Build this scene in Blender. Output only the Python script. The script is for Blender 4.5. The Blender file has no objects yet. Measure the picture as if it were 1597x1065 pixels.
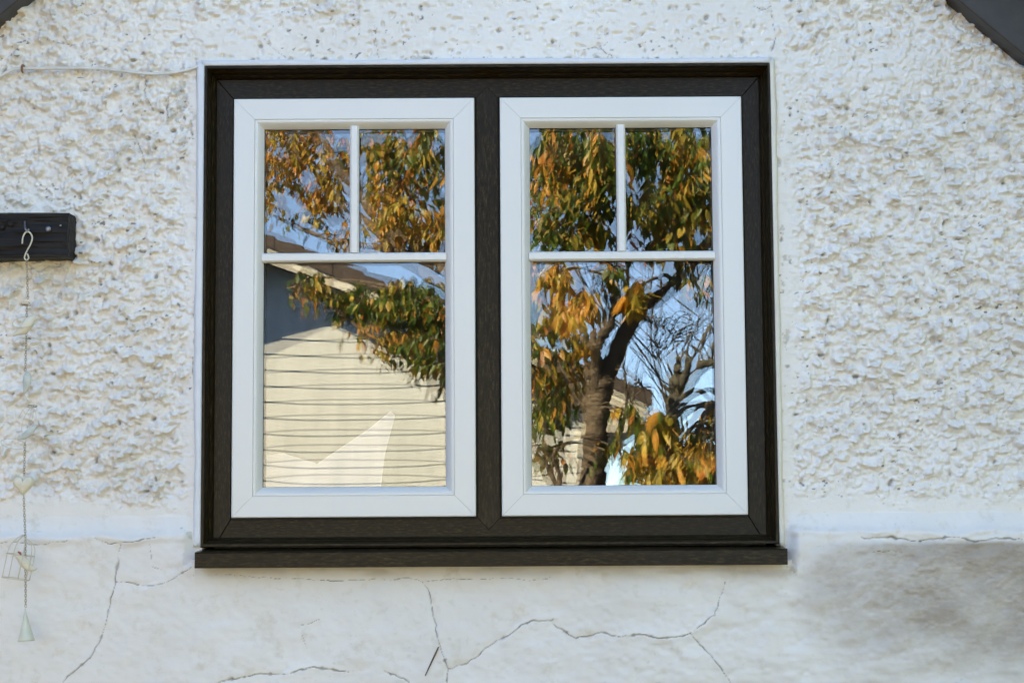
import bpy, bmesh, math, random
import numpy as np
from mathutils import Vector, Matrix, Quaternion

scene = bpy.context.scene
COL = scene.collection

# ------------------------------------------------------------------ camera
FPX, DCAM, ZC = 3000.0, 4.2040, 1.60        # focal length (px of a 1597 px wide frame), distance to the wall, eye height
YAW, PITCH, ROLL = 0.00367, 0.09003, -0.00605
_cy, _sy, _cp, _sp = math.cos(YAW), math.sin(YAW), math.cos(PITCH), math.sin(PITCH)
FWD = np.array([_sy*_cp, _cy*_cp, _sp])
_r = np.array([_cy, -_sy, 0.0]); _u = np.cross(_r, FWD)
RGT = math.cos(ROLL)*_r + math.sin(ROLL)*_u
UPV = -math.sin(ROLL)*_r + math.cos(ROLL)*_u
cam_d = bpy.data.cameras.new('camera'); cam = bpy.data.objects.new('camera', cam_d); COL.objects.link(cam)
cam_d.sensor_width = 36.0; cam_d.lens = 36.0*FPX/1597.0
cam_d.clip_start = 0.05; cam_d.clip_end = 3000.0
cam.matrix_world = Matrix(((RGT[0], UPV[0], -FWD[0], 0.0), (RGT[1], UPV[1], -FWD[1], -DCAM),
                           (RGT[2], UPV[2], -FWD[2], ZC), (0, 0, 0, 1)))
scene.camera = cam

# ------------------------------------------------------------------ sky, sun, exposure
SUN_DIR = Vector((0.86, -0.62, -0.80)).normalized()      # direction the light travels: from behind the house, upper left
elev = math.asin(-SUN_DIR.z)
azim = math.atan2(-SUN_DIR.x, -SUN_DIR.y)                 # clockwise from +Y
world = bpy.data.worlds.new('World'); scene.world = world; world.use_nodes = True
wn = world.node_tree.nodes; wl = world.node_tree.links; wn.clear()
wo = wn.new('ShaderNodeOutputWorld'); wb = wn.new('ShaderNodeBackground'); ws = wn.new('ShaderNodeTexSky')
ws.sky_type = 'NISHITA'; ws.sun_disc = False; ws.sun_elevation = elev; ws.sun_rotation = azim
ws.altitude = 7500.0; ws.air_density = 1.0; ws.dust_density = 0.0; ws.ozone_density = 4.0
wb.inputs['Strength'].default_value = 0.15
wl.new(ws.outputs[0], wb.inputs[0]); wl.new(wb.outputs[0], wo.inputs[0])
sun_d = bpy.data.lights.new('sun', 'SUN'); sun_d.energy = 5.0; sun_d.angle = math.radians(0.53); sun_d.color = (1.0, 0.93, 0.82)
sun = bpy.data.objects.new('sun', sun_d); COL.objects.link(sun)
sun.rotation_euler = SUN_DIR.to_track_quat('-Z', 'Y').to_euler(); sun.location = (-8, 6, 9)
scene.view_settings.view_transform = 'Standard'; scene.view_settings.look = 'None'
scene.view_settings.gamma = 1.0; scene.view_settings.use_curve_mapping = False
scene.view_settings.exposure = 3.53
scene.view_settings.use_white_balance = True; scene.view_settings.white_balance_temperature = 9700.0; scene.view_settings.white_balance_tint = 7.0   # white balance set for open shade
scene.cycles.use_denoising = True; scene.cycles.denoiser = 'OPENIMAGEDENOISE'; scene.cycles.denoising_prefilter = 'ACCURATE'; scene.cycles.denoising_input_passes = 'RGB_ALBEDO_NORMAL'
scene.cycles.use_adaptive_sampling = False
scene.cycles.caustics_reflective = False; scene.cycles.caustics_refractive = False
scene.cycles.max_bounces = 8; scene.cycles.diffuse_bounces = 4; scene.cycles.glossy_bounces = 4
scene.cycles.transparent_max_bounces = 16
scene.cycles.sample_clamp_indirect = 6.0

# ------------------------------------------------------------------ helpers
def ray(px, py):
    return FWD + RGT*((px-798.5)/FPX) + UPV*((532.5-py)/FPX)

def P(px, py, y=0.0):
    """point of the plane y at which the photo's pixel (1597 px wide) looks"""
    d = ray(px, py); t = (y+DCAM)/d[1]
    return Vector((d[0]*t, y, ZC+d[2]*t))

PANE_Y = 0.055
def V(px, py, L):
    """real point at distance L in front of the wall whose mirror image in the panes stands at this pixel"""
    q = P(px, py, 2*PANE_Y+L)
    return Vector((q.x, -L, q.z))

def mpp(L):
    return (DCAM+L+2*PANE_Y)/FPX

def obj(name, verts, faces, mats, parent=None, smooth=False, midx=None):
    me = bpy.data.meshes.new(name)
    me.from_pydata([tuple(v) for v in verts], [], [tuple(f) for f in faces])
    if not isinstance(mats, (list, tuple)): mats = [mats]
    for m in mats: me.materials.append(m)
    if midx is not None: me.polygons.foreach_set('material_index', np.asarray(midx, dtype=np.int32))
    if smooth: me.polygons.foreach_set('use_smooth', np.ones(len(me.polygons), dtype=bool))
    me.update()
    return link(name, me, parent)

def link(name, me, parent=None):
    o = bpy.data.objects.new(name, me); COL.objects.link(o)
    if parent is not None: put(o, parent)
    return o

def put(o, parent):
    o.parent = parent
    p = parent; off = Vector((0, 0, 0))
    while p is not None:
        off += p.location; p = p.parent
    o.matrix_parent_inverse = Matrix.Translation(-off)

def thing(name, loc, label, cat, group=None):
    e = bpy.data.objects.new(name, None); COL.objects.link(e); e.location = loc
    e.empty_display_size = 0.1
    return tag(e, label, cat, group)

def tag(o, label=None, cat=None, group=None, kind=None):
    if label: o['label'] = label
    if cat: o['category'] = cat
    if group: o['group'] = group
    if kind: o['kind'] = kind
    return o

class MB:
    def __init__(self): self.v = []; self.f = []; self.m = []
    def add(self, vs, fs, mi=0):
        n = len(self.v); self.v += [tuple(v) for v in vs]; self.f += [tuple(i+n for i in f) for f in fs]; self.m += [mi]*len(fs)
    def box(self, a, b, mi=0):
        (x0, y0, z0), (x1, y1, z1) = a, b
        vs = [(x0,y0,z0),(x1,y0,z0),(x1,y1,z0),(x0,y1,z0),(x0,y0,z1),(x1,y0,z1),(x1,y1,z1),(x0,y1,z1)]
        self.add(vs, [(0,3,2,1),(4,5,6,7),(0,1,5,4),(1,2,6,5),(2,3,7,6),(3,0,4,7)], mi)
    def prism(self, poly, d, mi=0):
        """poly: list of 3-D points (counter-clockwise seen from the front), d: extrusion vector"""
        n = len(poly); p = [Vector(q) for q in poly]; q = [a+Vector(d) for a in p]
        self.add(p+q, [tuple(range(n)), tuple(range(2*n-1, n-1, -1))] + [(i, i+n, (i+1) % n+n, (i+1) % n) for i in range(n)], mi)
    def tube(self, pts, rad, sides=8, mi=0, caps=True):
        pts = [Vector(p) for p in pts]; n = len(pts)
        if not hasattr(rad, '__len__'): rad = [rad]*n
        t0 = (pts[1]-pts[0]).normalized()
        ref = Vector((0, 0, 1)) if abs(t0.z) < 0.9 else Vector((1, 0, 0))
        nrm = t0.cross(ref).normalized(); vs = []; fs = []
        for i in range(n):
            t = (pts[min(i+1, n-1)]-pts[max(i-1, 0)])
            if t.length < 1e-9: t = t0
            t = t.normalized(); nrm = (nrm-t*nrm.dot(t))
            nrm = nrm.normalized() if nrm.length > 1e-6 else t.orthogonal().normalized()
            b = t.cross(nrm)
            for k in range(sides):
                a = 2*math.pi*k/sides
                vs.append(pts[i]+(nrm*math.cos(a)+b*math.sin(a))*rad[i])
        for i in range(n-1):
            for k in range(sides):
                k2 = (k+1) % sides
                fs.append((i*sides+k, i*sides+k2, (i+1)*sides+k2, (i+1)*sides+k))
        if caps:
            fs.append(tuple(range(sides-1, -1, -1))); fs.append(tuple((n-1)*sides+k for k in range(sides)))
        self.add(vs, fs, mi)
    def build(self, name, mats, parent=None, smooth=False):
        return obj(name, self.v, self.f, mats, parent, smooth, self.m if isinstance(mats, (list, tuple)) else None)

def smooth_path(pts, n=6):
    """Catmull-Rom through the points"""
    pts = [Vector(p) for p in pts]; out = []
    for i in range(len(pts)-1):
        p0 = pts[max(i-1, 0)]; p1 = pts[i]; p2 = pts[i+1]; p3 = pts[min(i+2, len(pts)-1)]
        for k in range(n):
            t = k/n
            out.append(0.5*((2*p1)+(p2-p0)*t+(2*p0-5*p1+4*p2-p3)*t*t+(3*p1-p0-3*p2+p3)*t**3))
    out.append(pts[-1]); return out

# ------------------------------------------------------------------ materials
def new_mat(name):
    m = bpy.data.materials.new(name); m.use_nodes = True
    nt = m.node_tree; b = nt.nodes['Principled BSDF']
    return m, nt, b

def N(nt, t, **kw):
    n = nt.nodes.new(t)
    for k, v in kw.items():
        if k in n.inputs: n.inputs[k].default_value = v
        else: setattr(n, k, v)
    return n

def coords(nt, scale=(1, 1, 1), kind='Object'):
    tc = N(nt, 'ShaderNodeTexCoord'); mp = N(nt, 'ShaderNodeMapping'); mp.inputs['Scale'].default_value = scale
    nt.links.new(tc.outputs[kind], mp.inputs[0]); return mp.outputs[0]

def noise(nt, vec, scale, detail=4, rough=0.55):
    n = N(nt, 'ShaderNodeTexNoise'); n.inputs['Scale'].default_value = scale
    n.inputs['Detail'].default_value = detail; n.inputs['Roughness'].default_value = rough
    nt.links.new(vec, n.inputs['Vector']); return n.outputs['Fac']

def ramp(nt, fac, stops):
    r = N(nt, 'ShaderNodeValToRGB'); e = r.color_ramp.elements
    while len(e) < len(stops): e.new(0.5)
    for s, (p, c) in zip(e, stops):
        s.position = p; s.color = (c[0], c[1], c[2], 1) if hasattr(c, '__len__') else (c, c, c, 1)
    nt.links.new(fac, r.inputs[0]); return r.outputs[0]

def mixc(nt, fac, a, b, blend='MIX'):
    m = N(nt, 'ShaderNodeMix'); m.data_type = 'RGBA'; m.blend_type = blend
    for s, v in ((m.inputs[0], fac), (m.inputs[6], a), (m.inputs[7], b)):
        if hasattr(v, 'default_value') or hasattr(v, 'is_linked'): nt.links.new(v, s)
        elif hasattr(v, '__len__'): s.default_value = (v[0], v[1], v[2], 1)
        else: s.default_value = v
    return m.outputs[2]

def bump(nt, b, h, strength=0.3, dist=0.002):
    n = N(nt, 'ShaderNodeBump'); n.inputs['Strength'].default_value = strength; n.inputs['Distance'].default_value = dist
    nt.links.new(h, n.inputs['Height']); nt.links.new(n.outputs[0], b.inputs['Normal'])

def simple(name, col, rough=0.5, var=0.15, scale=12, spec=0.5, stretch=(1, 1, 1), bumpd=None, metal=0.0):
    m, nt, b = new_mat(name)
    v = coords(nt, stretch); f = noise(nt, v, scale)
    lo = tuple(c*(1-var) for c in col); hi = tuple(min(1, c*(1+var)) for c in col)
    nt.links.new(ramp(nt, f, [(0.3, lo), (0.7, hi)]), b.inputs['Base Color'])
    b.inputs['Roughness'].default_value = rough; b.inputs['Specular IOR Level'].default_value = spec
    b.inputs['Metallic'].default_value = metal
    if bumpd: bump(nt, b, noise(nt, v, scale*bumpd[0]), bumpd[1], bumpd[2])
    return m

# painted render coat: white paint, grime of its own shape, chipped patches, dirt in cracks and holes, shade painted in the holes and under the sill
def wall_mat(name, fine, lo, hi):
    m, nt, b = new_mat(name); v = coords(nt)
    at = N(nt, 'ShaderNodeVertexColor'); at.layer_name = 'wear_shade'
    sp = N(nt, 'ShaderNodeSeparateColor'); nt.links.new(at.outputs[0], sp.inputs[0])
    c = ramp(nt, noise(nt, v, 3.2, 5), [(0.3, lo), (0.7, hi)])
    g = ramp(nt, noise(nt, v, 26, 6, 0.65), [(0.56, 0), (0.74, 0.55)])
    c = mixc(nt, g, c, (0.60, 0.52, 0.38))
    s = ramp(nt, noise(nt, v, 95, 3, 0.7), [(0.70, 0), (0.78, 0.8)])
    pc = ramp(nt, noise(nt, v, 60, 4), [(0.3, (0.56, 0.51, 0.42)), (0.60, (0.64, 0.60, 0.53)), (0.66, (0.40, 0.25, 0.14))])
    c = mixc(nt, sp.outputs[1], c, pc)
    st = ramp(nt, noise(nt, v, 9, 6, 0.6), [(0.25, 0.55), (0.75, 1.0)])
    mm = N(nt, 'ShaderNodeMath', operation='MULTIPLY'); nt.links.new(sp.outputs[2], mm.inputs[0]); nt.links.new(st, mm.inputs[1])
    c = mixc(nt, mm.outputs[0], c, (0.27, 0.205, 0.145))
    c = mixc(nt, sp.outputs[0], c, (0.085, 0.065, 0.045))
    nt.links.new(c, b.inputs['Base Color'])
    b.inputs['Roughness'].default_value = 0.55; b.inputs['Specular IOR Level'].default_value = 0.35
    if fine:
        vs = coords(nt, (0.45, 1, 1.6)); bump(nt, b, noise(nt, vs, 240, 6, 0.75), 0.32, 0.0014)
    else:
        bump(nt, b, noise(nt, v, 300, 5, 0.7), 0.55, 0.0022)
    return m

M = {}
M['render'] = wall_mat('painted_roughcast', False, (0.78, 0.735, 0.665), (0.86, 0.82, 0.755))
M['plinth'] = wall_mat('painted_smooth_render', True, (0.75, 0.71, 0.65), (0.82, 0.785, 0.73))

def foil(name, stretch):
    m, nt, b = new_mat(name); v = coords(nt, stretch)
    g = noise(nt, v, 75, 6, 0.75); g2 = noise(nt, v, 9, 3)
    c = ramp(nt, g, [(0.36, (0.007, 0.004, 0.0014)), (0.52, (0.020, 0.013, 0.005)), (0.66, (0.074, 0.052, 0.024))])
    c = mixc(nt, ramp(nt, g2, [(0.3, 0.0), (0.7, 0.5)]), c, (0.020, 0.015, 0.009))
    nt.links.new(c, b.inputs['Base Color']); b.inputs['Roughness'].default_value = 0.28
    b.inputs['Specular IOR Level'].default_value = 0.11
    bump(nt, b, g, 0.55, 0.0006); return m
M['foil_h'] = foil('brown_woodgrain_foil_horizontal', (0.7, 4, 4))
M['foil_v'] = foil('brown_woodgrain_foil_vertical', (4, 4, 0.7))

m, nt, b = new_mat('white_vinyl'); v = coords(nt)
nt.links.new(ramp(nt, noise(nt, v, 7, 4), [(0.3, (0.74, 0.725, 0.675)), (0.7, (0.75, 0.735, 0.685))]), b.inputs['Base Color'])
nt.links.new(ramp(nt, noise(nt, v, 14, 4), [(0.3, 0.29), (0.7, 0.33)]), b.inputs['Roughness']); M['vinyl'] = m

M['gasket'] = simple('black_rubber', (0.012, 0.012, 0.013), 0.55)
M['sealant'] = simple('white_sealant', (0.66, 0.68, 0.70), 0.35, 0.04, 30, bumpd=(2.5, 0.4, 0.003))
M['sealant_old'] = simple('yellowed_sealant', (0.70, 0.65, 0.54), 0.4, 0.06, 30, bumpd=(3, 0.5, 0.004))

def glass_mat(name, ior):
    m = bpy.data.materials.new(name); m.use_nodes = True; nt = m.node_tree; nt.nodes.clear()
    o = N(nt, 'ShaderNodeOutputMaterial'); mx = N(nt, 'ShaderNodeMixShader'); t = N(nt, 'ShaderNodeBsdfTransparent')
    g = N(nt, 'ShaderNodeBsdfGlossy'); f = N(nt, 'ShaderNodeFresnel'); f.inputs['IOR'].default_value = ior
    # thin smears and dust that a cloth leaves behind: a faint change of tint only
    sm = ramp(nt, noise(nt, coords(nt, (6, 1, 1)), 5, 5), [(0.3, (0.93, 0.95, 0.95)), (0.7, (0.97, 0.98, 0.98))])
    nt.links.new(sm, t.inputs['Color']); g.inputs['Color'].default_value = (0.98, 0.99, 1, 1); g.inputs['Roughness'].default_value = 0.0
    nt.links.new(f.outputs[0], mx.inputs[0]); nt.links.new(t.outputs[0], mx.inputs[1]); nt.links.new(g.outputs[0], mx.inputs[2])
    nt.links.new(mx.outputs[0], o.inputs[0]); return m
M['glass_out'] = glass_mat('outer_glass', 1.49)
M['glass_in'] = glass_mat('inner_glass_coated', 1.49)

M['barge'] = simple('dark_grey_painted_board', (0.034, 0.030, 0.027), 0.5, 0.25, 18, bumpd=(4, 0.3, 0.002))
M['tile'] = simple('dark_roof_tile', (0.055, 0.040, 0.034), 0.8, 0.35, 9, bumpd=(6, 0.4, 0.004))
M['beam'] = simple('tarred_black_timber', (0.012, 0.0105, 0.0095), 0.6, 0.75, 26, spec=0.2, stretch=(0.25, 1, 2.2), bumpd=(1.5, 0.9, 0.004))
M['cream_wire'] = simple('cream_painted_wire', (0.62, 0.56, 0.42), 0.45, 0.12, 60)
M['rust_wire'] = simple('tarnished_chain', (0.38, 0.32, 0.22), 0.5, 0.35, 90)
M['cream_wood'] = simple('cream_painted_wood', (0.72, 0.66, 0.50), 0.55, 0.10, 40)
M['shell'] = simple('grey_green_shell', (0.50, 0.53, 0.46), 0.35, 0.15, 60)
M['bell'] = simple('pale_green_enamel', (0.62, 0.62, 0.50), 0.3, 0.08, 25)
M['red'] = simple('faded_red_paint', (0.42, 0.12, 0.06), 0.6)
M['steel'] = simple('galvanised_steel', (0.20, 0.21, 0.23), 0.45, 0.3, 40, metal=0.6)
M['cable'] = simple('painted_cable', (0.68, 0.66, 0.61), 0.45, 0.10, 50)
M['clip'] = simple('brown_cable_clip', (0.25, 0.13, 0.05), 0.6)
M['twig'] = simple('dry_twig', (0.11, 0.07, 0.045), 0.8, 0.4, 60)
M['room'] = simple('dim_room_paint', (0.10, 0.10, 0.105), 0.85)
M['paper'] = simple('pinkish_white_card', (0.68, 0.53, 0.55), 0.7, 0.03)
M['board'] = simple('cream_weatherboard_paint', (0.52, 0.55, 0.555), 0.5, 0.05, 3, bumpd=(30, 0.15, 0.002))
M['rake'] = simple('weathered_white_board', (0.62, 0.60, 0.52), 0.6, 0.18, 9)
M['bark'] = simple('cherry_bark', (0.095, 0.07, 0.048), 0.85, 0.6, 26, stretch=(1, 1, 2.0), bumpd=(1.6, 0.9, 0.012))
M['bark_grey'] = simple('grey_bark', (0.085, 0.078, 0.06), 0.85, 0.4, 26, bumpd=(1.6, 0.9, 0.012))
m, nt, b = new_mat('garden_ground'); v = coords(nt)
c = ramp(nt, noise(nt, v, 0.6, 6), [(0.50, (0.062, 0.050, 0.034)), (0.70, (0.05, 0.06, 0.025))])
c = mixc(nt, ramp(nt, noise(nt, v, 22, 6, 0.7), [(0.35, 0.0), (0.65, 0.6)]), c, (0.095, 0.075, 0.05))
nt.links.new(c, b.inputs['Base Color']); b.inputs['Roughness'].default_value = 0.95
bump(nt, b, noise(nt, v, 30, 6, 0.7), 0.8, 0.03); M['ground'] = m

def leaf_mat(name, col, col2):
    m = bpy.data.materials.new(name); m.use_nodes = True; nt = m.node_tree; b = nt.nodes['Principled BSDF']
    o = nt.nodes['Material Output']; v = coords(nt, (1, 1, 1))
    c = ramp(nt, noise(nt, v, 22, 4), [(0.32, col), (0.66, col2)])
    nt.links.new(c, b.inputs['Base Color']); b.inputs['Roughness'].default_value = 0.42; b.inputs['Specular IOR Level'].default_value = 0.4
    tr = N(nt, 'ShaderNodeBsdfTranslucent'); nt.links.new(c, tr.inputs[0])
    mx = N(nt, 'ShaderNodeMixShader'); mx.inputs[0].default_value = 0.38
    nt.links.new(b.outputs[0], mx.inputs[1]); nt.links.new(tr.outputs[0], mx.inputs[2]); nt.links.new(mx.outputs[0], o.inputs[0])
    return m
LEAF = [leaf_mat('orange_leaf', (0.62, 0.24, 0.045), (0.50, 0.30, 0.06)),
        leaf_mat('yellow_leaf', (0.62, 0.40, 0.08), (0.40, 0.33, 0.07)),
        leaf_mat('olive_leaf', (0.22, 0.20, 0.03), (0.36, 0.27, 0.05)),
        leaf_mat('green_leaf', (0.07, 0.13, 0.02), (0.12, 0.17, 0.03)),
        leaf_mat('dark_green_leaf', (0.035, 0.08, 0.014), (0.06, 0.11, 0.02)),
        leaf_mat('russet_leaf', (0.52, 0.13, 0.04), (0.45, 0.23, 0.05))]

# ------------------------------------------------------------------ ground
g = 400.0
gr = obj('ground', [(-g, -g, 0), (g, -g, 0), (g, g, 0), (-g, g, 0)], [(0, 1, 2, 3)], M['ground']); tag(gr, kind='structure')

# ------------------------------------------------------------------ noise for the wall surface
def h2(ix, iy, s):
    with np.errstate(over='ignore'):
        n = (ix.astype(np.int64)*374761393 + iy.astype(np.int64)*668265263 + np.int64(s)*974711) & 0xFFFFFFFF
        n = ((n ^ (n >> 13))*1274126177) & 0xFFFFFFFF
        n = ((n ^ (n >> 16))*2246822519) & 0xFFFFFFFF
        return ((n ^ (n >> 15)) & 0xFFFFFF)/float(0xFFFFFF)
def vn(x, y, s):
    ix = np.floor(x); iy = np.floor(y); fx = x-ix; fy = y-iy
    ix = ix.astype(np.int64); iy = iy.astype(np.int64)
    fx = fx*fx*fx*(fx*(fx*6-15)+10); fy = fy*fy*fy*(fy*(fy*6-15)+10)
    a = h2(ix, iy, s); b_ = h2(ix+1, iy, s); c_ = h2(ix, iy+1, s); d = h2(ix+1, iy+1, s)
    return a+(b_-a)*fx+(c_-a)*fy+(a-b_-c_+d)*fx*fy
def fbm(x, y, s, o=4, g=0.5):
    t = 0; a = 1; n = 0
    for k in range(o):
        t = t+a*vn(x*2**k+k*17.3, y*2**k-k*9.1, s+k); n += a; a *= g
    return t/n
def lumps(x, y, cell, s, rlo=0.45, rhi=0.85, power=1.4, thr=0.0):
    gx = x/cell; gy = y/cell; ix = np.floor(gx).astype(np.int64); iy = np.floor(gy).astype(np.int64); out = np.zeros_like(x)
    for dx in (-1, 0, 1):
        for dy in (-1, 0, 1):
            cx = ix+dx; cyy = iy+dy
            px = cx+h2(cx, cyy, s); py = cyy+h2(cx, cyy, s+1); r = rlo+(rhi-rlo)*h2(cx, cyy, s+2)
            a = h2(cx, cyy, s+3); a = np.where(a < thr, 0, ((a-thr)/(1-thr))**power*0.85+0.15*(a >= thr))
            e = 0.65+0.7*h2(cx, cyy, s+4)
            d = ((gx-px)*e)**2+((gy-py)/e)**2
            out = np.maximum(out, a*np.clip(1-d/(r*r), 0, 1)**0.62)
    return out
def sstep(a, b_, x):
    t = np.clip((x-a)/(b_-a), 0, 1); return t*t*(3-2*t)
def to_px(x, z, y=0.0):
    dx, dy, dz = x, y+DCAM, z-ZC
    d = dx*FWD[0]+dy*FWD[1]+dz*FWD[2]
    return 798.5+FPX*(dx*RGT[0]+dy*RGT[1]+dz*RGT[2])/d, 532.5-FPX*(dx*UPV[0]+dy*UPV[1]+dz*UPV[2])/d
def seg_dist(x, y, pts):
    """distance to a polyline and the position (0..1) along it"""
    best = np.full(x.shape, 1e9); pos = np.zeros_like(x); n = len(pts)-1
    for i in range(n):
        ax, ay = pts[i]; bx, by = pts[i+1]; L2 = (bx-ax)**2+(by-ay)**2
        t = np.clip(((x-ax)*(bx-ax)+(y-ay)*(by-ay))/L2, 0, 1)
        d = np.hypot(x-(ax+t*(bx-ax)), y-(ay+t*(by-ay))); m_ = d < best
        best = np.where(m_, d, best); pos = np.where(m_, (i+t)/n, pos)
    return best, pos

# cracks of the plinth and a few hairlines above, in photo pixels on the wall plane: (points, half width px, depth mm)
CRACKS = [
    ([(190,846),(186,880),(181,906),(174,940),(166,975),(156,1003),(140,1027),(122,1043),(108,1055),(98,1070)], 1.5, 3.5),
    ([(181,907),(205,909),(232,914),(258,909),(282,898),(300,882)], 1.3, 3.0),
    ([(150,838),(172,848),(200,843),(232,842),(250,834)], 1.1, 2.5),
    ([(235,846),(240,866),(238,884),(255,890)], 0.6, 1.2),
    ([(300,895),(380,897),(450,901),(520,904),(590,903),(640,902),(660,906),(690,904),(760,902),(835,903),(860,899)], 0.7, 1.5),
    ([(660,906),(671,925),(675,955),(683,992),(692,1020),(698,1042),(697,1070)], 1.3, 3.5),
    ([(698,1042),(722,1036),(742,1025),(756,1012),(772,998),(794,990),(812,975),(830,966),(860,966),(863,962)], 1.4, 3.5),
    ([(860,972),(878,983),(898,994),(932,985),(966,990),(1002,986),(1022,995),(1060,990),(1073,985)], 1.6, 4.0),
    ([(1073,985),(1094,970),(1112,955),(1119,935),(1127,906)], 1.2, 3.0),
    ([(1073,985),(1092,1006),(1110,1025),(1125,1046),(1142,1070)], 1.3, 3.5),
    ([(338,1066),(358,1057),(380,1055),(410,1050),(450,1049),(470,1044),(492,1038),(520,1042),(546,1046)], 1.7, 4.5),
    ([(598,1044),(610,1051),(630,1055),(642,1066)], 1.3, 3.5),
    ([(1340,838),(1380,838),(1430,843),(1460,838),(1490,838),(1515,845),(1545,840),(1600,840)], 1.7, 4.0),
    ([(1350,860),(1390,857),(1402,862)], 0.8, 1.5), ([(0,843),(60,850),(110,842)], 1.0, 2.0),
    ([(472,985),(478,1000),(483,1014)], 0.5, 1.0), ([(470,976),(487,968),(500,964)], 0.9, 1.2),
    ([(586,38),(585,62),(592,90)], 0.7, 1.5), ([(1205,12),(1205,40),(1209,60),(1202,85)], 1.0, 2.5), ([(1175,8),(1192,15),(1203,10)], 1.2, 2.5),
    ([(228,118),(224,140),(232,158),(240,175)], 1.4, 3.0), ([(262,150),(258,168),(264,185)], 1.5, 3.5), ([(60,60),(110,70),(150,66)], 0.9, 2.0), ([(120,18),(135,24),(152,20)], 1.2, 3.0), ([(905,80),(925,74),(940,80),(955,88)], 1.4, 3.0),
    ([(302,470),(304,520),(300,570),(303,600)], 0.9, 2.0), ([(410,60),(430,80),(450,92)], 0.8, 2.0), ([(204,200),(222,240),(226,258)], 1.2, 3.0),
]

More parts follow.
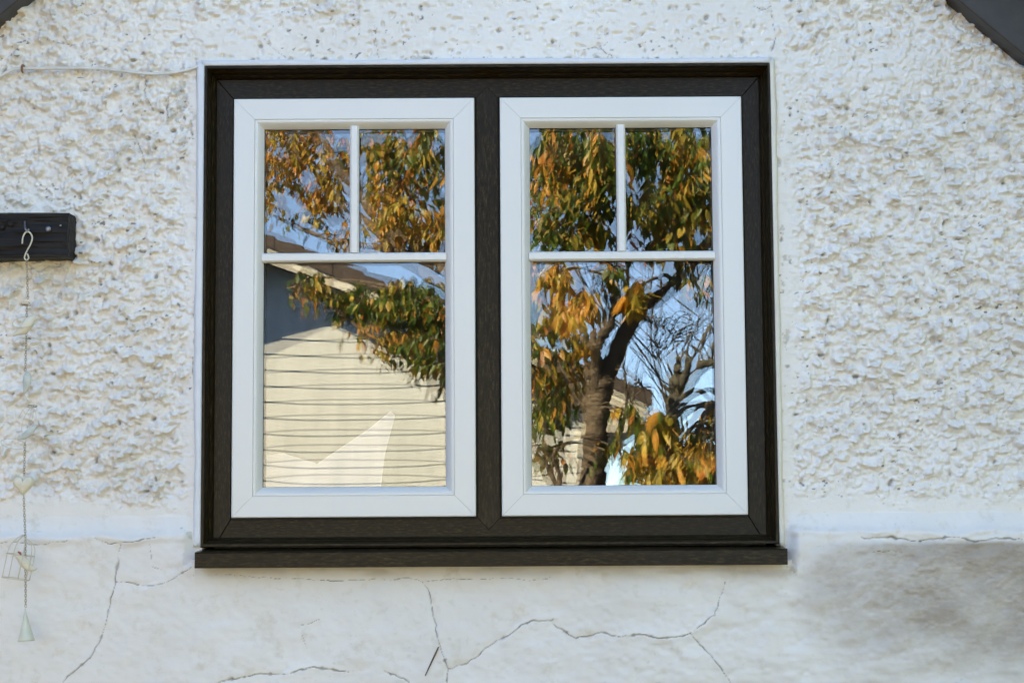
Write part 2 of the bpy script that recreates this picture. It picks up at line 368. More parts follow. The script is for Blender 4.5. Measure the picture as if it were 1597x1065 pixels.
def wall_height(x, z):
    """outward height (m) of the render coat and its wear, over the wall plane"""
    px, py = to_px(x, z)
    wx = x+0.012*(fbm(x/0.03, z/0.03, 5, 2)-0.5)+0.004*(fbm(x/0.011, z/0.011, 6, 2)-0.5)
    wz = z+0.012*(fbm(x/0.03, z/0.03, 9, 2)-0.5)+0.004*(fbm(x/0.011, z/0.011, 10, 2)-0.5)
    rough = (0.0205*lumps(wx, wz, 0.029, 11, 0.3, 0.7, power=2.0, thr=0.25) + 0.0180*lumps(wx, wz, 0.0150, 21, 0.32, 0.66, power=1.7, thr=0.25)
             + 0.0085*lumps(wx, wz, 0.0085, 27, 0.35, 0.62, power=1.5, thr=0.3)
             + 0.0120*(fbm(x/0.06, z/0.045, 31, 3)-0.5) + 0.0022*(fbm(x/0.005, z/0.005, 41, 2)-0.5))
    pit = lumps(wx, wz, 0.034, 51, 0.10, 0.19, 0.6, 0.62)
    dim = lumps(wx, wz, 0.022, 61, 0.20, 0.36, 0.8, 0.45)
    nz = (fbm(px/70.0, py/70.0, 71, 3)-0.5)*2
    # where the coat was trowelled flat: round the window, above it, near the plinth
    dl = np.maximum(313-px, 0); dr = np.maximum(px-1212, 0); dt = np.maximum(100-py, 0)
    side = (py > 90) & (py < 900)
    A = np.ones_like(x)
    A = np.where(side & (px < 313), np.minimum(A, sstep(6, 26, dl+20*nz)), A)
    A = np.where(side & (px > 1212), np.minimum(A, 0.05+0.95*sstep(12, 40, dr+16*nz)), A)
    mid = sstep(250, 330, px)*(1-sstep(1190, 1290, px))
    A = A*(1-mid*(1-(0.10+0.90*sstep(62, 130, dt+30*nz+np.where(px < 560, 25, -25)))))
    A = A*(1-0.78*np.exp(-(((px-1345)/150)**2+((py-105)/58)**2)**1.5))
    A = A*(1-0.65*np.exp(-(((px-205)/95)**2+((py-62)/42)**2)**1.5))
    A = A*(1-0.55*np.exp(-(((px-660)/90)**2+((py-22)/30)**2)**2))
    A = A*(1-sstep(752, 800, py+18*nz)) * (1-0.45*sstep(640, 760, py)*(px > 800))
    A = np.clip(A, 0, 1)*(0.55+0.9*fbm(px/95.0, py/75.0, 261, 3))
    h = A*(rough-0.011) + 0.0022*(fbm(x/0.13, z/0.11, 81, 3)-0.5)
    up = 1-sstep(760, 795, py)
    h -= up*(0.45+0.55*A)*0.0170*pit
    h -= up*(1-A)*0.0105*dim*(np.abs(py-60) < 200)
    h += up*(1-A)*0.0030*(fbm(x/0.05+3*z, z/0.012, 91, 3)-0.5)
    # plinth: a rounded ledge, then a flat face that stands proud
    tp = 806.0-8.0*sstep(600, 900, px)+6*nz+7*(fbm(px/26.0, py/40.0, 251, 3)-0.5)
    led = (0.021+0.015*sstep(700, 1000, px))*(0.85+0.3*fbm(px/40.0, py/30.0, 231, 3))*(lambda t: np.minimum(0.45*t*t+0.62*t, 1.0))(np.clip((py-tp)/33.0, 0, 1.0))
    besides = np.clip(np.maximum(308-px, px-1222), -40, 40)/40.0     # set back beside and below the window
    led = led*np.where(py < 872, sstep(-0.05, 0.55, besides), np.where((px > 300) & (px < 1232), 1.0, np.maximum(sstep(-0.05, 0.55, besides), sstep(872, 884, py))))
    led = led-0.006*sstep(0.9, 1.0, 1-np.abs(px-766)/480.0)*0
    h += 0.0045*np.exp(-((py-tp-33)/7.0)**2)*np.where(py < 872, sstep(-0.05, 0.55, besides), 0)*(0.3+1.2*fbm(px/33.0, py/50.0, 241, 3))
    h += led*(0.72+0.28*sstep(815, 850, py))
    pl = sstep(800, 845, py)
    h += pl*(0.0040*(fbm(x/0.22, z/0.16, 101, 3)-0.5) + 0.0009*(fbm(x/0.03, z/0.02, 111, 3)-0.5))
    right = pl*sstep(1230, 1420, px)*(1-sstep(880, 1010, py))
    h += right*0.0030*(fbm(x/0.016, z/0.009, 121, 3)-0.5)
    dirt_shade = 0.5*up*sstep(0.35, 0.75, pit)*(fbm(px/16.0, py/16.0, 131, 2) > 0.5)  # pit bottoms toned dark, part bare mortar, part shade put into the colour
    spk = sstep(0.775, 0.81, fbm(px/9.0, py/6.0, 141, 3))*sstep(0.45, 0.65, fbm(px/75.0, py/60.0, 147, 3))*(0.15+0.85*up)
    dirt_shade = np.maximum(dirt_shade, 0.8*spk)
    # cracks, ragged along their length
    jx = px+2.4*(vn(px/7.0, py/7.0, 151)-0.5)+3.2*(vn(px/18.0, py/18.0, 153)-0.5)
    jy = py+2.4*(vn(px/7.0, py/7.0, 161)-0.5)+3.2*(vn(px/18.0, py/18.0, 163)-0.5)
    for pts, w, dep in CRACKS:
        xs = [p[0] for p in pts]; ys = [p[1] for p in pts]
        m_ = (px > min(xs)-8) & (px < max(xs)+8) & (py > min(ys)-8) & (py < max(ys)+8)
        if not m_.any(): continue
        d, t = seg_dist(jx[m_], jy[m_], pts)
        ww = w*(0.12+0.75*vn(t*len(pts)*2.1, t*0+w, 171)+1.5*np.maximum(0, vn(t*len(pts)*4.3, t*0+w, 173)-0.62)/0.38)*np.minimum(1, 6*np.minimum(t, 1-t)+0.3)
        k = np.clip(1-d/(ww*1.15+0.05), 0, 1)
        h[m_] -= np.minimum(k*1.6, 1)*dep*0.001
        h[m_] += 0.0013*np.exp(-(d/7.0)**2)*np.tanh((jx[m_]+jy[m_]-np.mean(xs)-np.mean(ys))/3.0)*(dep > 2.2)
        dirt_shade[m_] = np.maximum(dirt_shade[m_], np.minimum(k*1.3, 1)*(0.45+0.4*vn(t*17, t*0, 181)))
    # paint that has come away
    pn = fbm(px/15.0, py/20.0, 191, 4, 0.6)
    zone = (1.25*np.exp(-(((px-282)/34)**2+((py-180)/95)**2)) + 0.9*np.exp(-(((px-300)/14)**2+((py-600)/110)**2))
            + 0.9*np.exp(-(((px-1222)/14)**2+((py-430)/260)**2)) + 0.95*np.exp(-(((py-92)/9)**2))*(px > 380)*(px < 1190)
            + 0.9*np.exp(-(((px-290)/22)**2+((py-832)/16)**2)) + 0.85*np.exp(-(((px-1232)/14)**2+((py-885)/14)**2)))
    peel = sstep(0.62, 0.64, pn*0.62+zone*0.27); h -= peel*0.0013
    # mottled brown tone on the right of the plinth
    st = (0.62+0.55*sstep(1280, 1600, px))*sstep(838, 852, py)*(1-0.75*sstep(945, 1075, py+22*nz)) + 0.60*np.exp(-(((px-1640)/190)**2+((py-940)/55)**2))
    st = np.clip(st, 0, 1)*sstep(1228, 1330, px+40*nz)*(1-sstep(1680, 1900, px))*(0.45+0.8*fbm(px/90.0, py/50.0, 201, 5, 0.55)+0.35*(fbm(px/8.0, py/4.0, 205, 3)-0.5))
    st = np.maximum(st, 0.50*np.exp(-((py-889)/11.0)**2)*(px > 306)*(px < 1240)*(0.35+0.65*sstep(0.3, 0.7, fbm(px/60.0, py/20.0, 207, 4))))  # contact shade beneath the sill, painted brown into the colour
    return h, np.clip(dirt_shade, 0, 1), peel, np.clip(st, 0, 0.9)

# outline of our gable
C_R = P(1470, 0); C_L = P(45, 0); RS = 0.87
APX = (C_R.x+C_L.x)/2; APZ = C_R.z+(C_R.x-APX)*RS
HALF = 2.45
def roof_z(x): return APZ-np.abs(x-APX)*RS

TR = (-0.6638, 1.5349, 0.5936, 2.5972)                 # outer edge of the brown frame: x0, z0, x1, z1
SILL_L, SILL_R = P(304, 870, -0.065).x, P(1228, 870, -0.065).x
SILL_T, SILL_B = P(760, 858, -0.065).z, P(760, 883, -0.065).z

house = thing('house', (APX, 0, 0), 'white painted roughcast gable wall with a smooth cracked plinth, around the window', 'house')

ZSPLIT = 1.6005
def wall_sheet(name, x0, x1, z0, z1, step, mat, hole):
    nx = int((x1-x0)/step)+1; nz = int((z1-z0)/step)+1
    X, Z = np.meshgrid(np.linspace(x0, x1, nx), np.linspace(z0, z1, nz))
    x = X.ravel(); z = Z.ravel()
    h, d, p, s = wall_height(x, z)
    # thrown render sags: what stands out hangs over a little
    up = sstep(ZSPLIT+0.004, ZSPLIT+0.05, z)
    co = np.stack([x+0.12*up*np.maximum(h, 0), -h, z-0.24*up*np.clip(h, 0, 0.03)], 1)
    i = np.arange((nx-1)*(nz-1)); r = i//(nx-1); c_ = i % (nx-1); a = r*nx+c_
    q = np.stack([a, a+1, a+nx+1, a+nx], 1)
    cx = x[q].mean(1); cz = z[q].mean(1)
    keep = cz < roof_z(cx)+0.06
    for (hx0, hz0, hx1, hz1) in hole: keep &= ~((cx > hx0) & (cx < hx1) & (cz > hz0) & (cz < hz1))
    q = q[keep]
    used = np.zeros(len(x), bool); used[q.ravel()] = True; idx = np.cumsum(used)-1; q = idx[q]; co = co[used]
    me = bpy.data.meshes.new(name)
    me.vertices.add(len(co)); me.vertices.foreach_set('co', co.astype(np.float32).ravel())
    me.loops.add(q.size); me.loops.foreach_set('vertex_index', q.astype(np.int32).ravel())
    me.polygons.add(len(q)); me.polygons.foreach_set('loop_start', (np.arange(len(q))*4).astype(np.int32))
    me.polygons.foreach_set('use_smooth', np.ones(len(q), bool))
    me.update(calc_edges=True)
    ca = me.color_attributes.new('wear_shade', 'FLOAT_COLOR', 'POINT')
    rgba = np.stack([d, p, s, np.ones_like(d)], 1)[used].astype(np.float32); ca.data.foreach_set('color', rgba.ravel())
    me.materials.append(mat)
    return link(name, me, house)

HOLE = (TR[0]+0.004, TR[1], TR[2]-0.004, TR[3]-0.004)
wall_sheet('roughcast_coat', -1.32, 1.32, ZSPLIT, 2.86, 0.0023, M['render'], [HOLE])
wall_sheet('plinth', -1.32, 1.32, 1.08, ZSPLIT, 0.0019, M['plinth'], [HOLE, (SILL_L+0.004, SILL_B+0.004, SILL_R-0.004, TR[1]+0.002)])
# the same coat carried on over the rest of the gable
for (xa, xb, za, zb_, stp) in ((APX-2.45, -1.318, ZSPLIT, 2.862, 0.006), (1.318, APX+2.45, ZSPLIT, 2.862, 0.006), (-1.32, 1.32, 2.858, 3.60, 0.006)):
    wall_sheet('roughcast_coat', xa, xb, za, zb_, stp, M['render'], [])
for (xa, xb, za, zb_, stp) in ((APX-2.45, -1.318, 1.08, ZSPLIT, 0.006), (1.318, APX+2.45, 1.08, ZSPLIT, 0.006), (APX-2.45, APX+2.45, 0.0, 1.083, 0.014)):
    wall_sheet('plinth', xa, xb, za, zb_, stp, M['plinth'], [])
# the masonry behind the coat
mb = MB(); y0, y1 = 0.034, 0.24
ex0, ex1 = APX-HALF, APX+HALF
mb.prism([(ex0, y0, -0.1), (TR[0]+0.002, y0, -0.1), (TR[0]+0.002, y0, roof_z(TR[0])), (ex0, y0, roof_z(ex0))], (0, y1-y0, 0))
mb.prism([(TR[2]-0.002, y0, -0.1), (ex1, y0, -0.1), (ex1, y0, roof_z(ex1)), (TR[2]-0.002, y0, roof_z(TR[2]))], (0, y1-y0, 0))
mb.prism([(TR[0]+0.002, y0, -0.1), (TR[2]-0.002, y0, -0.1), (TR[2]-0.002, y0, SILL_B+0.004), (TR[0]+0.002, y0, SILL_B+0.004)], (0, y1-y0, 0))
mb.prism([(TR[0]+0.002, y0, TR[3]-0.002), (TR[2]-0.002, y0, TR[3]-0.002), (TR[2]-0.002, y0, roof_z(TR[2])), (APX, y0, APZ), (TR[0]+0.002, y0, roof_z(TR[0]))], (0, y1-y0, 0))
mb.build('masonry', M['render'], house)
# barge boards planted on the gable, roof slopes above them
for s in (1, -1):
    c = C_R if s > 0 else C_L
    a = Vector((APX, 0.0, APZ)); e = Vector((APX+s*(HALF+0.3), 0.0, APZ-(HALF+0.3)*RS)); w = 0.30
    mb = MB(); pts = [a, e, e+Vector((0, 0, w)), a+Vector((0, 0, w))]
    if s < 0: pts = pts[::-1]
    mb.prism([p+Vector((0, -0.062, 0)) for p in pts], (0, 0.070, 0))
    o = mb.build('barge_board', M['barge'], house)
    bv = o.modifiers.new('edge', 'BEVEL'); bv.width = 0.003; bv.segments = 2
    mb = MB(); u = Vector((0, 0, w+0.004)); t = Vector((0, 0, 0.05))
    pts = [a+u, e+u+Vector((s*0.08, 0, -0.08*RS)), e+u+t+Vector((s*0.08, 0, -0.08*RS)), a+u+t]
    if s < 0: pts = pts[::-1]
    mb.prism([p+Vector((0, -0.42, 0)) for p in pts], (0, 4.9, 0)); mb.build('roof', M['tile'], house)

# the dim room behind the panes
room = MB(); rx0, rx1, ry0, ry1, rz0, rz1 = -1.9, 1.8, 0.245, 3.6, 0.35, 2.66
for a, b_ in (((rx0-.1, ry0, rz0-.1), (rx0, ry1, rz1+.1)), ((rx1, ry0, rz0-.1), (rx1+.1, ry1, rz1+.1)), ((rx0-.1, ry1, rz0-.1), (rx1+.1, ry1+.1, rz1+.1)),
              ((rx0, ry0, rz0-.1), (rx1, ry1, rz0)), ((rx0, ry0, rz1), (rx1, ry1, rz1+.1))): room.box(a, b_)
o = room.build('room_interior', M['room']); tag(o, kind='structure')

# ------------------------------------------------------------------ the window
win = thing('casement_window', ((TR[0]+TR[2])/2, 0, SILL_B),
            'double casement window, white sashes in a dark brown woodgrain frame, reflecting an autumn tree', 'window')

def ring(name, rect, prof, mats, parent, gap=0.0002, sides='trbl', smooth=False):
    """four mitred bars round a rectangle; prof: (inset, y) from the outer to the inner edge, closed"""
    x0, z0, x1, z1 = rect; out = []
    for sd in sides:
        n = len(prof); A = []; B = []
        for u, y in prof:
            if sd == 't': A.append((x0+u+gap, y, z1-u)); B.append((x1-u-gap, y, z1-u))
            if sd == 'b': A.append((x1-u-gap, y, z0+u)); B.append((x0+u+gap, y, z0+u))
            if sd == 'l': A.append((x0+u, y, z0+u+gap)); B.append((x0+u, y, z1-u-gap))
            if sd == 'r': A.append((x1-u, y, z1-u-gap)); B.append((x1-u, y, z0+u+gap))
        f = [(i, (i+1) % n, (i+1) % n+n, i+n) for i in range(n)]+[tuple(range(n-1, -1, -1)), tuple(range(n, 2*n))]
        mt = mats if not isinstance(mats, dict) else mats[sd]
        nm = name if not isinstance(name, dict) else name[sd]
        o = obj(nm, A+B, f, mt, parent); out.append(o)
        bm = bmesh.new(); bm.from_mesh(o.data); bmesh.ops.recalc_face_normals(bm, faces=bm.faces); bm.to_mesh(o.data); bm.free()
    return out
FO = {'t': M['foil_h'], 'b': M['foil_h'], 'l': M['foil_v'], 'r': M['foil_v']}
FY = 0.050                                            # face of the brown frame
# outer moulding: a lip at the wall face, then an ogee down to the frame face
og = [(0.0, 0.03), (0.0, -0.006), (0.0015, -0.008), (0.0065, -0.008), (0.008, -0.0065), (0.0085, 0.004), (0.0115, 0.012), (0.0135, 0.020),
      (0.0140, 0.028), (0.0175, 0.033), (0.0195, 0.040), (0.0200, FY+0.004), (0.0200, FY+0.03), (0.0, FY+0.03)]
ring('frame_moulding', TR, og, FO, win)
inner = (TR[0]+0.0195, TR[1]-0.004, TR[2]-0.0195, TR[3]-0.0195)
SZ0, SZ1 = 1.5980, 2.5295
SL = (-0.6025, SZ0, -0.0656, SZ1); SR = (-0.0088, SZ0, 0.5315, SZ1)
# brown frame bars between the moulding and the sashes
fx0, fz0, fx1, fz1 = inner
def fbar(name, poly, mat, y=FY, depth=0.05, bev=0.0012):
    mb = MB(); mb.prism([(p[0], y, p[1]) for p in poly], (0, depth, 0)); o = mb.build(name, mat, win)
    bm = bmesh.new(); bm.from_mesh(o.data); bmesh.ops.recalc_face_normals(bm, faces=bm.faces); bm.to_mesh(o.data); bm.free()
    m_ = o.modifiers.new('edge', 'BEVEL'); m_.width = bev; m_.segments = 2; return o
e = 0.0038; g2 = 0.0003                                # shadow gap round each sash, joint width
ix0, iz0, ix1, iz1 = SL[0]-e, SZ0-e, SR[2]+e, SZ1+e
fbar('frame_head', [(fx0+g2, fz1), (ix0+g2, iz1), (ix1-g2, iz1), (fx1-g2, fz1)], M['foil_h'])
fbar('frame_jamb', [(fx0, fz0+0.001), (ix0, iz0+g2), (ix0, iz1-g2), (fx0, fz1-g2)], M['foil_v'])
fbar('frame_jamb', [(ix1, iz0+g2), (fx1, fz0+0.001), (fx1, fz1-g2), (ix1, iz1-g2)], M['foil_v'])
mx0, mx1 = SL[2]+e, SR[0]-e; mxc = (mx0+mx1)/2; tipu = iz1+0.026; tipd = iz0-0.026
fbar('frame_bottom_rail', [(fx0+0.0008, fz0), (fx1-0.0008, fz0), (ix1-g2, iz0), (ix0+g2, iz0)], M['foil_h'])
fbar('mullion', [(mx0, iz0), (mxc, tipd), (mx1, iz0), (mx1, iz1), (mxc, tipu), (mx0, iz1)], M['foil_v'], FY-0.0016, 0.05)
# black gasket and rebate behind the shadow gap
mb = MB(); mb.box((ix0-0.002, FY+0.012, iz0-0.002), (ix1+0.002, FY+0.016, SZ0+0.05)); mb.box((ix0-0.002, FY+0.012, SZ1-0.05), (ix1+0.002, FY+0.016, iz1+0.002))
for a, b_ in ((ix0-0.002, SL[0]+0.05), (SL[2]-0.05, SR[0]+0.05), (SR[2]-0.05, ix1+0.002)): mb.box((a, FY+0.0125, SZ0+0.05), (b_, FY+0.0165, SZ1-0.05))
mb.build('gasket', M['gasket'], win)
# sill: sloping top, upstand lip, square nose
sp = [(FY+0.02, fz0+0.001), (0.012, fz0-0.0015), (-0.066, SILL_T), (-0.069, SILL_T-0.003), (-0.069, SILL_B+0.001), (-0.067, SILL_B), (-0.050, SILL_B), (-0.050, SILL_B+0.012), (FY+0.02, SILL_B+0.012)]
n = len(sp); A = [(SILL_L, y, z) for y, z in sp]; B = [(SILL_R, y, z) for y, z in sp]
o = obj('sill', A+B, [(i, (i+1) % n, (i+1) % n+n, i+n) for i in range(n)]+[tuple(range(n-1, -1, -1)), tuple(range(n, 2*n))], M['foil_h'], win)
bm = bmesh.new(); bm.from_mesh(o.data); bmesh.ops.recalc_face_normals(bm, faces=bm.faces); bm.to_mesh(o.data); bm.free()

SY = 0.030                                            # face of the white sashes
def pane_mesh(rect, y, bow, tilt, thick=0.004, n=28):
    x0, z0, x1, z1 = rect; vs = []; fs = []
    for side in (0, 1):
        for j in range(n+1):
            for i in range(n+1):
                u = 2*i/n-1; w = 2*j/n-1
                d = bow*(1-u*u)*(1-w*w)+tilt[0]*u+tilt[1]*w + bow*0.10*math.sin(3.1*u+1.3)*math.sin(4.3*w+0.4)
                vs.append((x0+(x1-x0)*i/n, y+d+side*thick, z0+(z1-z0)*j/n))
    m_ = (n+1)*(n+1)
    for j in range(n):
        for i in range(n):
            a = j*(n+1)+i; fs.append((a, a+1, a+n+2, a+n+1)); fs.append((a+m_, a+n+1+m_, a+n+2+m_, a+1+m_))
    bd = [i for i in range(n+1)]+[j*(n+1)+n for j in range(1, n+1)]+[n*(n+1)+i for i in range(n-1, -1, -1)]+[j*(n+1) for j in range(n-1, 0, -1)]
    q0 = len(vs); vs += [vs[i] for i in bd]+[vs[i+m_] for i in bd]; nb_ = len(bd)
    for k in range(nb_): k2 = (k+1) % nb_; fs.append((q0+k2, q0+k, q0+nb_+k, q0+nb_+k2))
    return vs, fs

def make_sash(rect, label, bows, tilts):
    x0, z0, x1, z1 = rect
    sash = bpy.data.objects.new('sash', None); COL.objects.link(sash); sash.location = (x0, SY, z0); put(sash, win)
    sash.matrix_parent_inverse = Matrix.Identity(4); sash.location = Vector((x0, SY, z0))-win.location
    sash['label'] = label
    face = [(0.0, SY+0.034), (0.0, SY+0.003), (0.0008, SY+0.0009), (0.003, SY), (0.0462, SY), (0.0470, SY+0.0012), (0.0470, SY+0.034)]
    ring({'t': 'top_rail', 'b': 'bottom_rail', 'l': 'stile', 'r': 'stile'}, rect, face, M['vinyl'], sash, 0.00025)
    bead = [(0.0472, SY+0.034), (0.0472, SY+0.0022), (0.0482, SY+0.0012), (0.0510, SY+0.0012), (0.0540, SY+0.0024), (0.0580, SY+0.0062), (0.0625, SY+0.0120), (0.0650, SY+0.0158),
            (0.0664, SY+0.0180), (0.0664, SY+0.020), (0.060, SY+0.034)]
    for o in ring('glazing_bead', rect, bead, M['vinyl'], sash, 0.0002):
        pass
    gk = 0.0640
    ring('pane_gasket', rect, [(gk, SY+0.0195), (gk+0.0030, SY+0.0192), (gk+0.0030, SY+0.0207), (gk, SY+0.0207)], M['gasket'], sash, 0)
    # surface glazing bars on the pane
    zc = z1-0.383*(z1-z0); xc = (x0+x1)/2; gy = SY+0.0065
    def bar(name, a0, a1, c, horiz, y):
        pr = [(-0.0105, 0.0255-0.0065+SY-gy+0.0008), (-0.0105, 0.006), (-0.0095, 0.0035), (-0.0062, 0.0), (0.0062, 0.0), (0.0095, 0.0035), (0.0105, 0.006), (0.0105, 0.0255-0.0065+SY-gy+0.0008)]
        n = len(pr)
        A = [((a0, y+d, c+u) if horiz else (c+u, y+d, a0)) for u, d in pr]; B = [((a1, y+d, c+u) if horiz else (c+u, y+d, a1)) for u, d in pr]
        o = obj(name, A+B, [(i, (i+1) % n, (i+1) % n+n, i+n) for i in range(n)]+[tuple(range(n-1, -1, -1)), tuple(range(n, 2*n))], M['vinyl'], sash)
        bm = bmesh.new(); bm.from_mesh(o.data); bmesh.ops.recalc_face_normals(bm, faces=bm.faces); bm.to_mesh(o.data); bm.free()
    bar('glazing_bar', x0+0.0635, x1-0.0635, zc, True, gy)
    bar('glazing_bar', zc+0.0107, z1-0.0610, xc, False, gy+0.0006)
    gr_ = (x0+0.062, z0+0.062, x1-0.062, z1-0.062)
    v_, f_ = pane_mesh(gr_, SY+0.0215, bows[0], tilts[0]); obj('outer_pane', v_, f_, M['glass_out'], sash, True)
    v_, f_ = pane_mesh(gr_, SY+0.0415, bows[1], tilts[1]); obj('inner_pane', v_, f_, M['glass_in'], sash, True)
    ring('spacer', gr_, [(0.0, SY+0.0275), (0.0046, SY+0.0275), (0.0046, SY+0.0395), (0.0, SY+0.0395)], M['gasket'], sash, 0)
    ring('inner_frame', rect, [(0.0, SY+0.0480), (0.064, SY+0.0480), (0.064, SY+0.07), (0.0, SY+0.07)], M['vinyl'], sash, 0)
make_sash(SL, 'left sash, its lower pane reflecting cream weatherboards', (0.00052, -0.00045), ((0, 0), (0.00003, 0.0002)))
make_sash(SR, 'right sash, its panes full of reflected leaves and branches', (0.00060, -0.00050), ((0, 0), (-0.0002, 0.0002)))

# sealant between frame and render
def strip(name, pts0, pts1, y, mat, sd):
    """ragged bead between two pixel lines on the wall"""
    n = 90; rnd = random.Random(sd); vs = []; fs = []; K = 5
    for i in range(n+1):
        t = i/n; a = Vector(P(pts0[0][0]+(pts0[1][0]-pts0[0][0])*t, pts0[0][1]+(pts0[1][1]-pts0[0][1])*t, y))
        w = (pts1[0][0]+(pts1[1][0]-pts1[0][0])*t, pts1[0][1]+(pts1[1][1]-pts1[0][1])*t)
        j = 1.6*(vn(np.array([t*22.0]), np.array([sd*1.0]), sd)[0]-0.5)+2.6*(vn(np.array([t*6.0]), np.array([sd*2.0]), sd+3)[0]-0.5)
        hz = abs(pts0[0][0]-pts0[1][0]) > abs(pts0[0][1]-pts0[1][1])
        b_ = Vector(P(w[0]+(0 if hz else j), w[1]+(j if hz else 0), y))
        for k in range(K+1):
            u = k/K; p = a.lerp(b_, u); p.y = y-0.0035*math.sin(math.pi*(0.15+0.72*u))+(0.010*(u > 0.99)); vs.append(p)
    for i in range(n):
        for k in range(K): a = i*(K+1)+k; fs.append((a, a+1, a+K+2, a+K+1))
    o = obj(name, vs, fs, mat, win, True)
    m_ = o.modifiers.new('body', 'SOLIDIFY'); m_.thickness = 0.004; m_.offset = 0
    return o
strip('sealant_bead', ((319, 100), (313, 852)), ((307, 96), (301, 852)), -0.0035, M['sealant'], 3)
strip('sealant_bead', ((316, 103.5), (1203, 98.5)), ((314, 94.5), (1203, 90)), -0.0035, M['sealant'], 5)
strip('sealant_bead', ((1199, 96), (1216, 850)), ((1209, 92), (1224, 850)), -0.0035, M['sealant_old'], 7)

# ------------------------------------------------------------------ things inside, seen faintly through the panes
card = MB(); yc = 0.125
pl_ = [P(413, 757, yc), P(590, 757, yc), P(598, 708, yc), P(613, 645, yc), P(606, 638, yc), P(570, 668, yc), P(492, 722, yc), P(440, 706, yc), P(413, 708, yc)]
zb = SZ0+0.02
pl_ = [Vector((pl_[0].x, yc, zb)), Vector((pl_[1].x, yc, zb))]+pl_[2:]
pl_ = [Vector((p.x, p.y+0.35*(p.z-zb), p.z)) for p in pl_]; card.prism(pl_, (0, 0.004, 0)); o = card.build('card', M['paper'])
tag(o, 'pinkish white cut card standing inside behind the lower left pane', 'card')
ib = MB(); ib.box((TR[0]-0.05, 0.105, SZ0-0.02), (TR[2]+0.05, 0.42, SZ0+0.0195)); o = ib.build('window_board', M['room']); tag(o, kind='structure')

# ------------------------------------------------------------------ black timber beam end with hook, and the wind chime
BX = -0.075                                            # front face of the beam
beam = thing('timber_beam', P(58, 410, -0.03), 'weathered black timber beam end sticking out left of the window', 'beam')
pa, pb = P(106, 330, BX), P(106, 400, BX); n = 46; vs = []; fs = []
rnd = random.Random(4); x_l = -1.80; nl = 56
prof = []
for k in range(21): prof.append((BX, pa.z+(pb.z-pa.z)*k/20))
for k in range(1, 6): prof.append((BX+(0.02-BX)*k/5, pb.z))
for k in range(1, 9): prof.append((0.02, pb.z+(pa.z-pb.z)*k/8))
for k in range(1, 5): prof.append((0.02+(BX-0.02)*k/5, pa.z))
np_ = len(prof)
for i in range(nl+1):
    x = x_l+(pa.x-x_l)*i/nl
    for k, (y, z) in enumerate(prof):
        a = np.array([x*9.0]); b_ = np.array([k*0.55])
        d = 0.005*(vn(a, b_, 7)[0]-0.5)+0.004*(vn(a*3, b_, 8)[0]-0.5)+(0.004*max(0, vn(a*0.35, b_*0.5, 17)[0]-0.6)/0.4 if 1 < k < 19 else 0)
        cz = (pa.z+pb.z)/2
        corner = 0.004 if k in (0, 20, 25, 33) else 0
        vs.append((x+(0.006*(vn(b_, b_, 9)[0]-0.5) if i == nl else 0), y+(d if y < 0 else 0)+corner*(1 if y < 0 else -1)*0.8, z+d*0.7-math.copysign(corner, z-cz)))
for i in range(nl):
    for k in range(np_): fs.append((i*np_+k, i*np_+(k+1) % np_, (i+1)*np_+(k+1) % np_, (i+1)*np_+k))
fs.append(tuple(nl*np_+k for k in range(np_))); fs.append(tuple(range(np_-1, -1, -1)))
o = obj('beam_body', vs, fs, M['beam'], beam)
bm = bmesh.new(); bm.from_mesh(o.data); bmesh.ops.recalc_face_normals(bm, faces=bm.faces); bm.to_mesh(o.data); bm.free()
CY = -0.10
def Q(px, py, y=CY): return P(px, py, y)
mb = MB(); mb.tube(smooth_path([Q(38.5, 346, BX+0.01), Q(38.5, 346, BX-0.006), Q(39, 352, BX-0.014), Q(40, 358, CY), Q(43, 361, CY), Q(45, 357, CY)]), 0.0022, 8); mb.build('screw_eye', M['steel'], beam, True)
mb = MB(); c = Q(75, 357, BX-0.004); mb.tube([c+Vector((0, 0.008, 0)), c+Vector((0, 0.0, 0)), c+Vector((0, -0.002, 0))], [0.006, 0.006, 0.003], 10); mb.build('nail_head', M['steel'], beam)
mb = MB(); c = Q(93, 350, BX-0.004); mb.tube([c+Vector((0, 0.012, 0)), c+Vector((0.004, -0.010, -0.004))], 0.002, 6); mb.build('nail', M['steel'], beam)
for cx_, cy_, r_ in ((16, 348, 0.008), (3, 354, 0.006)):
    mb = MB(); c = Q(cx_, cy_, BX-0.002); mb.tube([c+Vector((0, 0.01, 0)), c, c+Vector((0, -0.002, 0))], [r_, r_, r_*0.6], 12); mb.build('bolt_head', M['beam'], beam)

chime = thing('wind_chime', Q(40, 998), 'cream wind chime with bird, heart, cage and cone bell hanging from the beam', 'wind chime')
z7 = lambda x, y: Q(x*.1877, 320+y*.1877)
mb = MB(); mb.tube(smooth_path([z7(185, 320), z7(190, 270), z7(212, 228), z7(245, 226), z7(268, 268), z7(256, 320), z7(230, 368), z7(207, 418), z7(206, 445), z7(222, 456), z7(238, 438), z7(226, 402)]), 0.0017, 8); mb.build('hook', M['cream_wire'], chime, True)
def chain(a, b_, step=4.2):
    mb = MB(); a = Vector(a); b_ = Vector(b_); n = max(2, int((b_-a).length/0.0052)); d = (b_-a)/n
    for i in range(n):
        c = a+d*(i+0.5); ax = Vector((1, 0.25, 0)) if i % 2 else Vector((0.25, 1, 0)); ax.normalize(); dn = d.normalized()
        pts = [c+dn*(0.0040*math.cos(t))+ax*(0.0021*math.sin(t)) for t in [2*math.pi*k/8 for k in range(9)]]
        mb.tube(pts, 0.00065, 4, caps=False)
    return mb.build('chain', M['rust_wire'], chime, True)
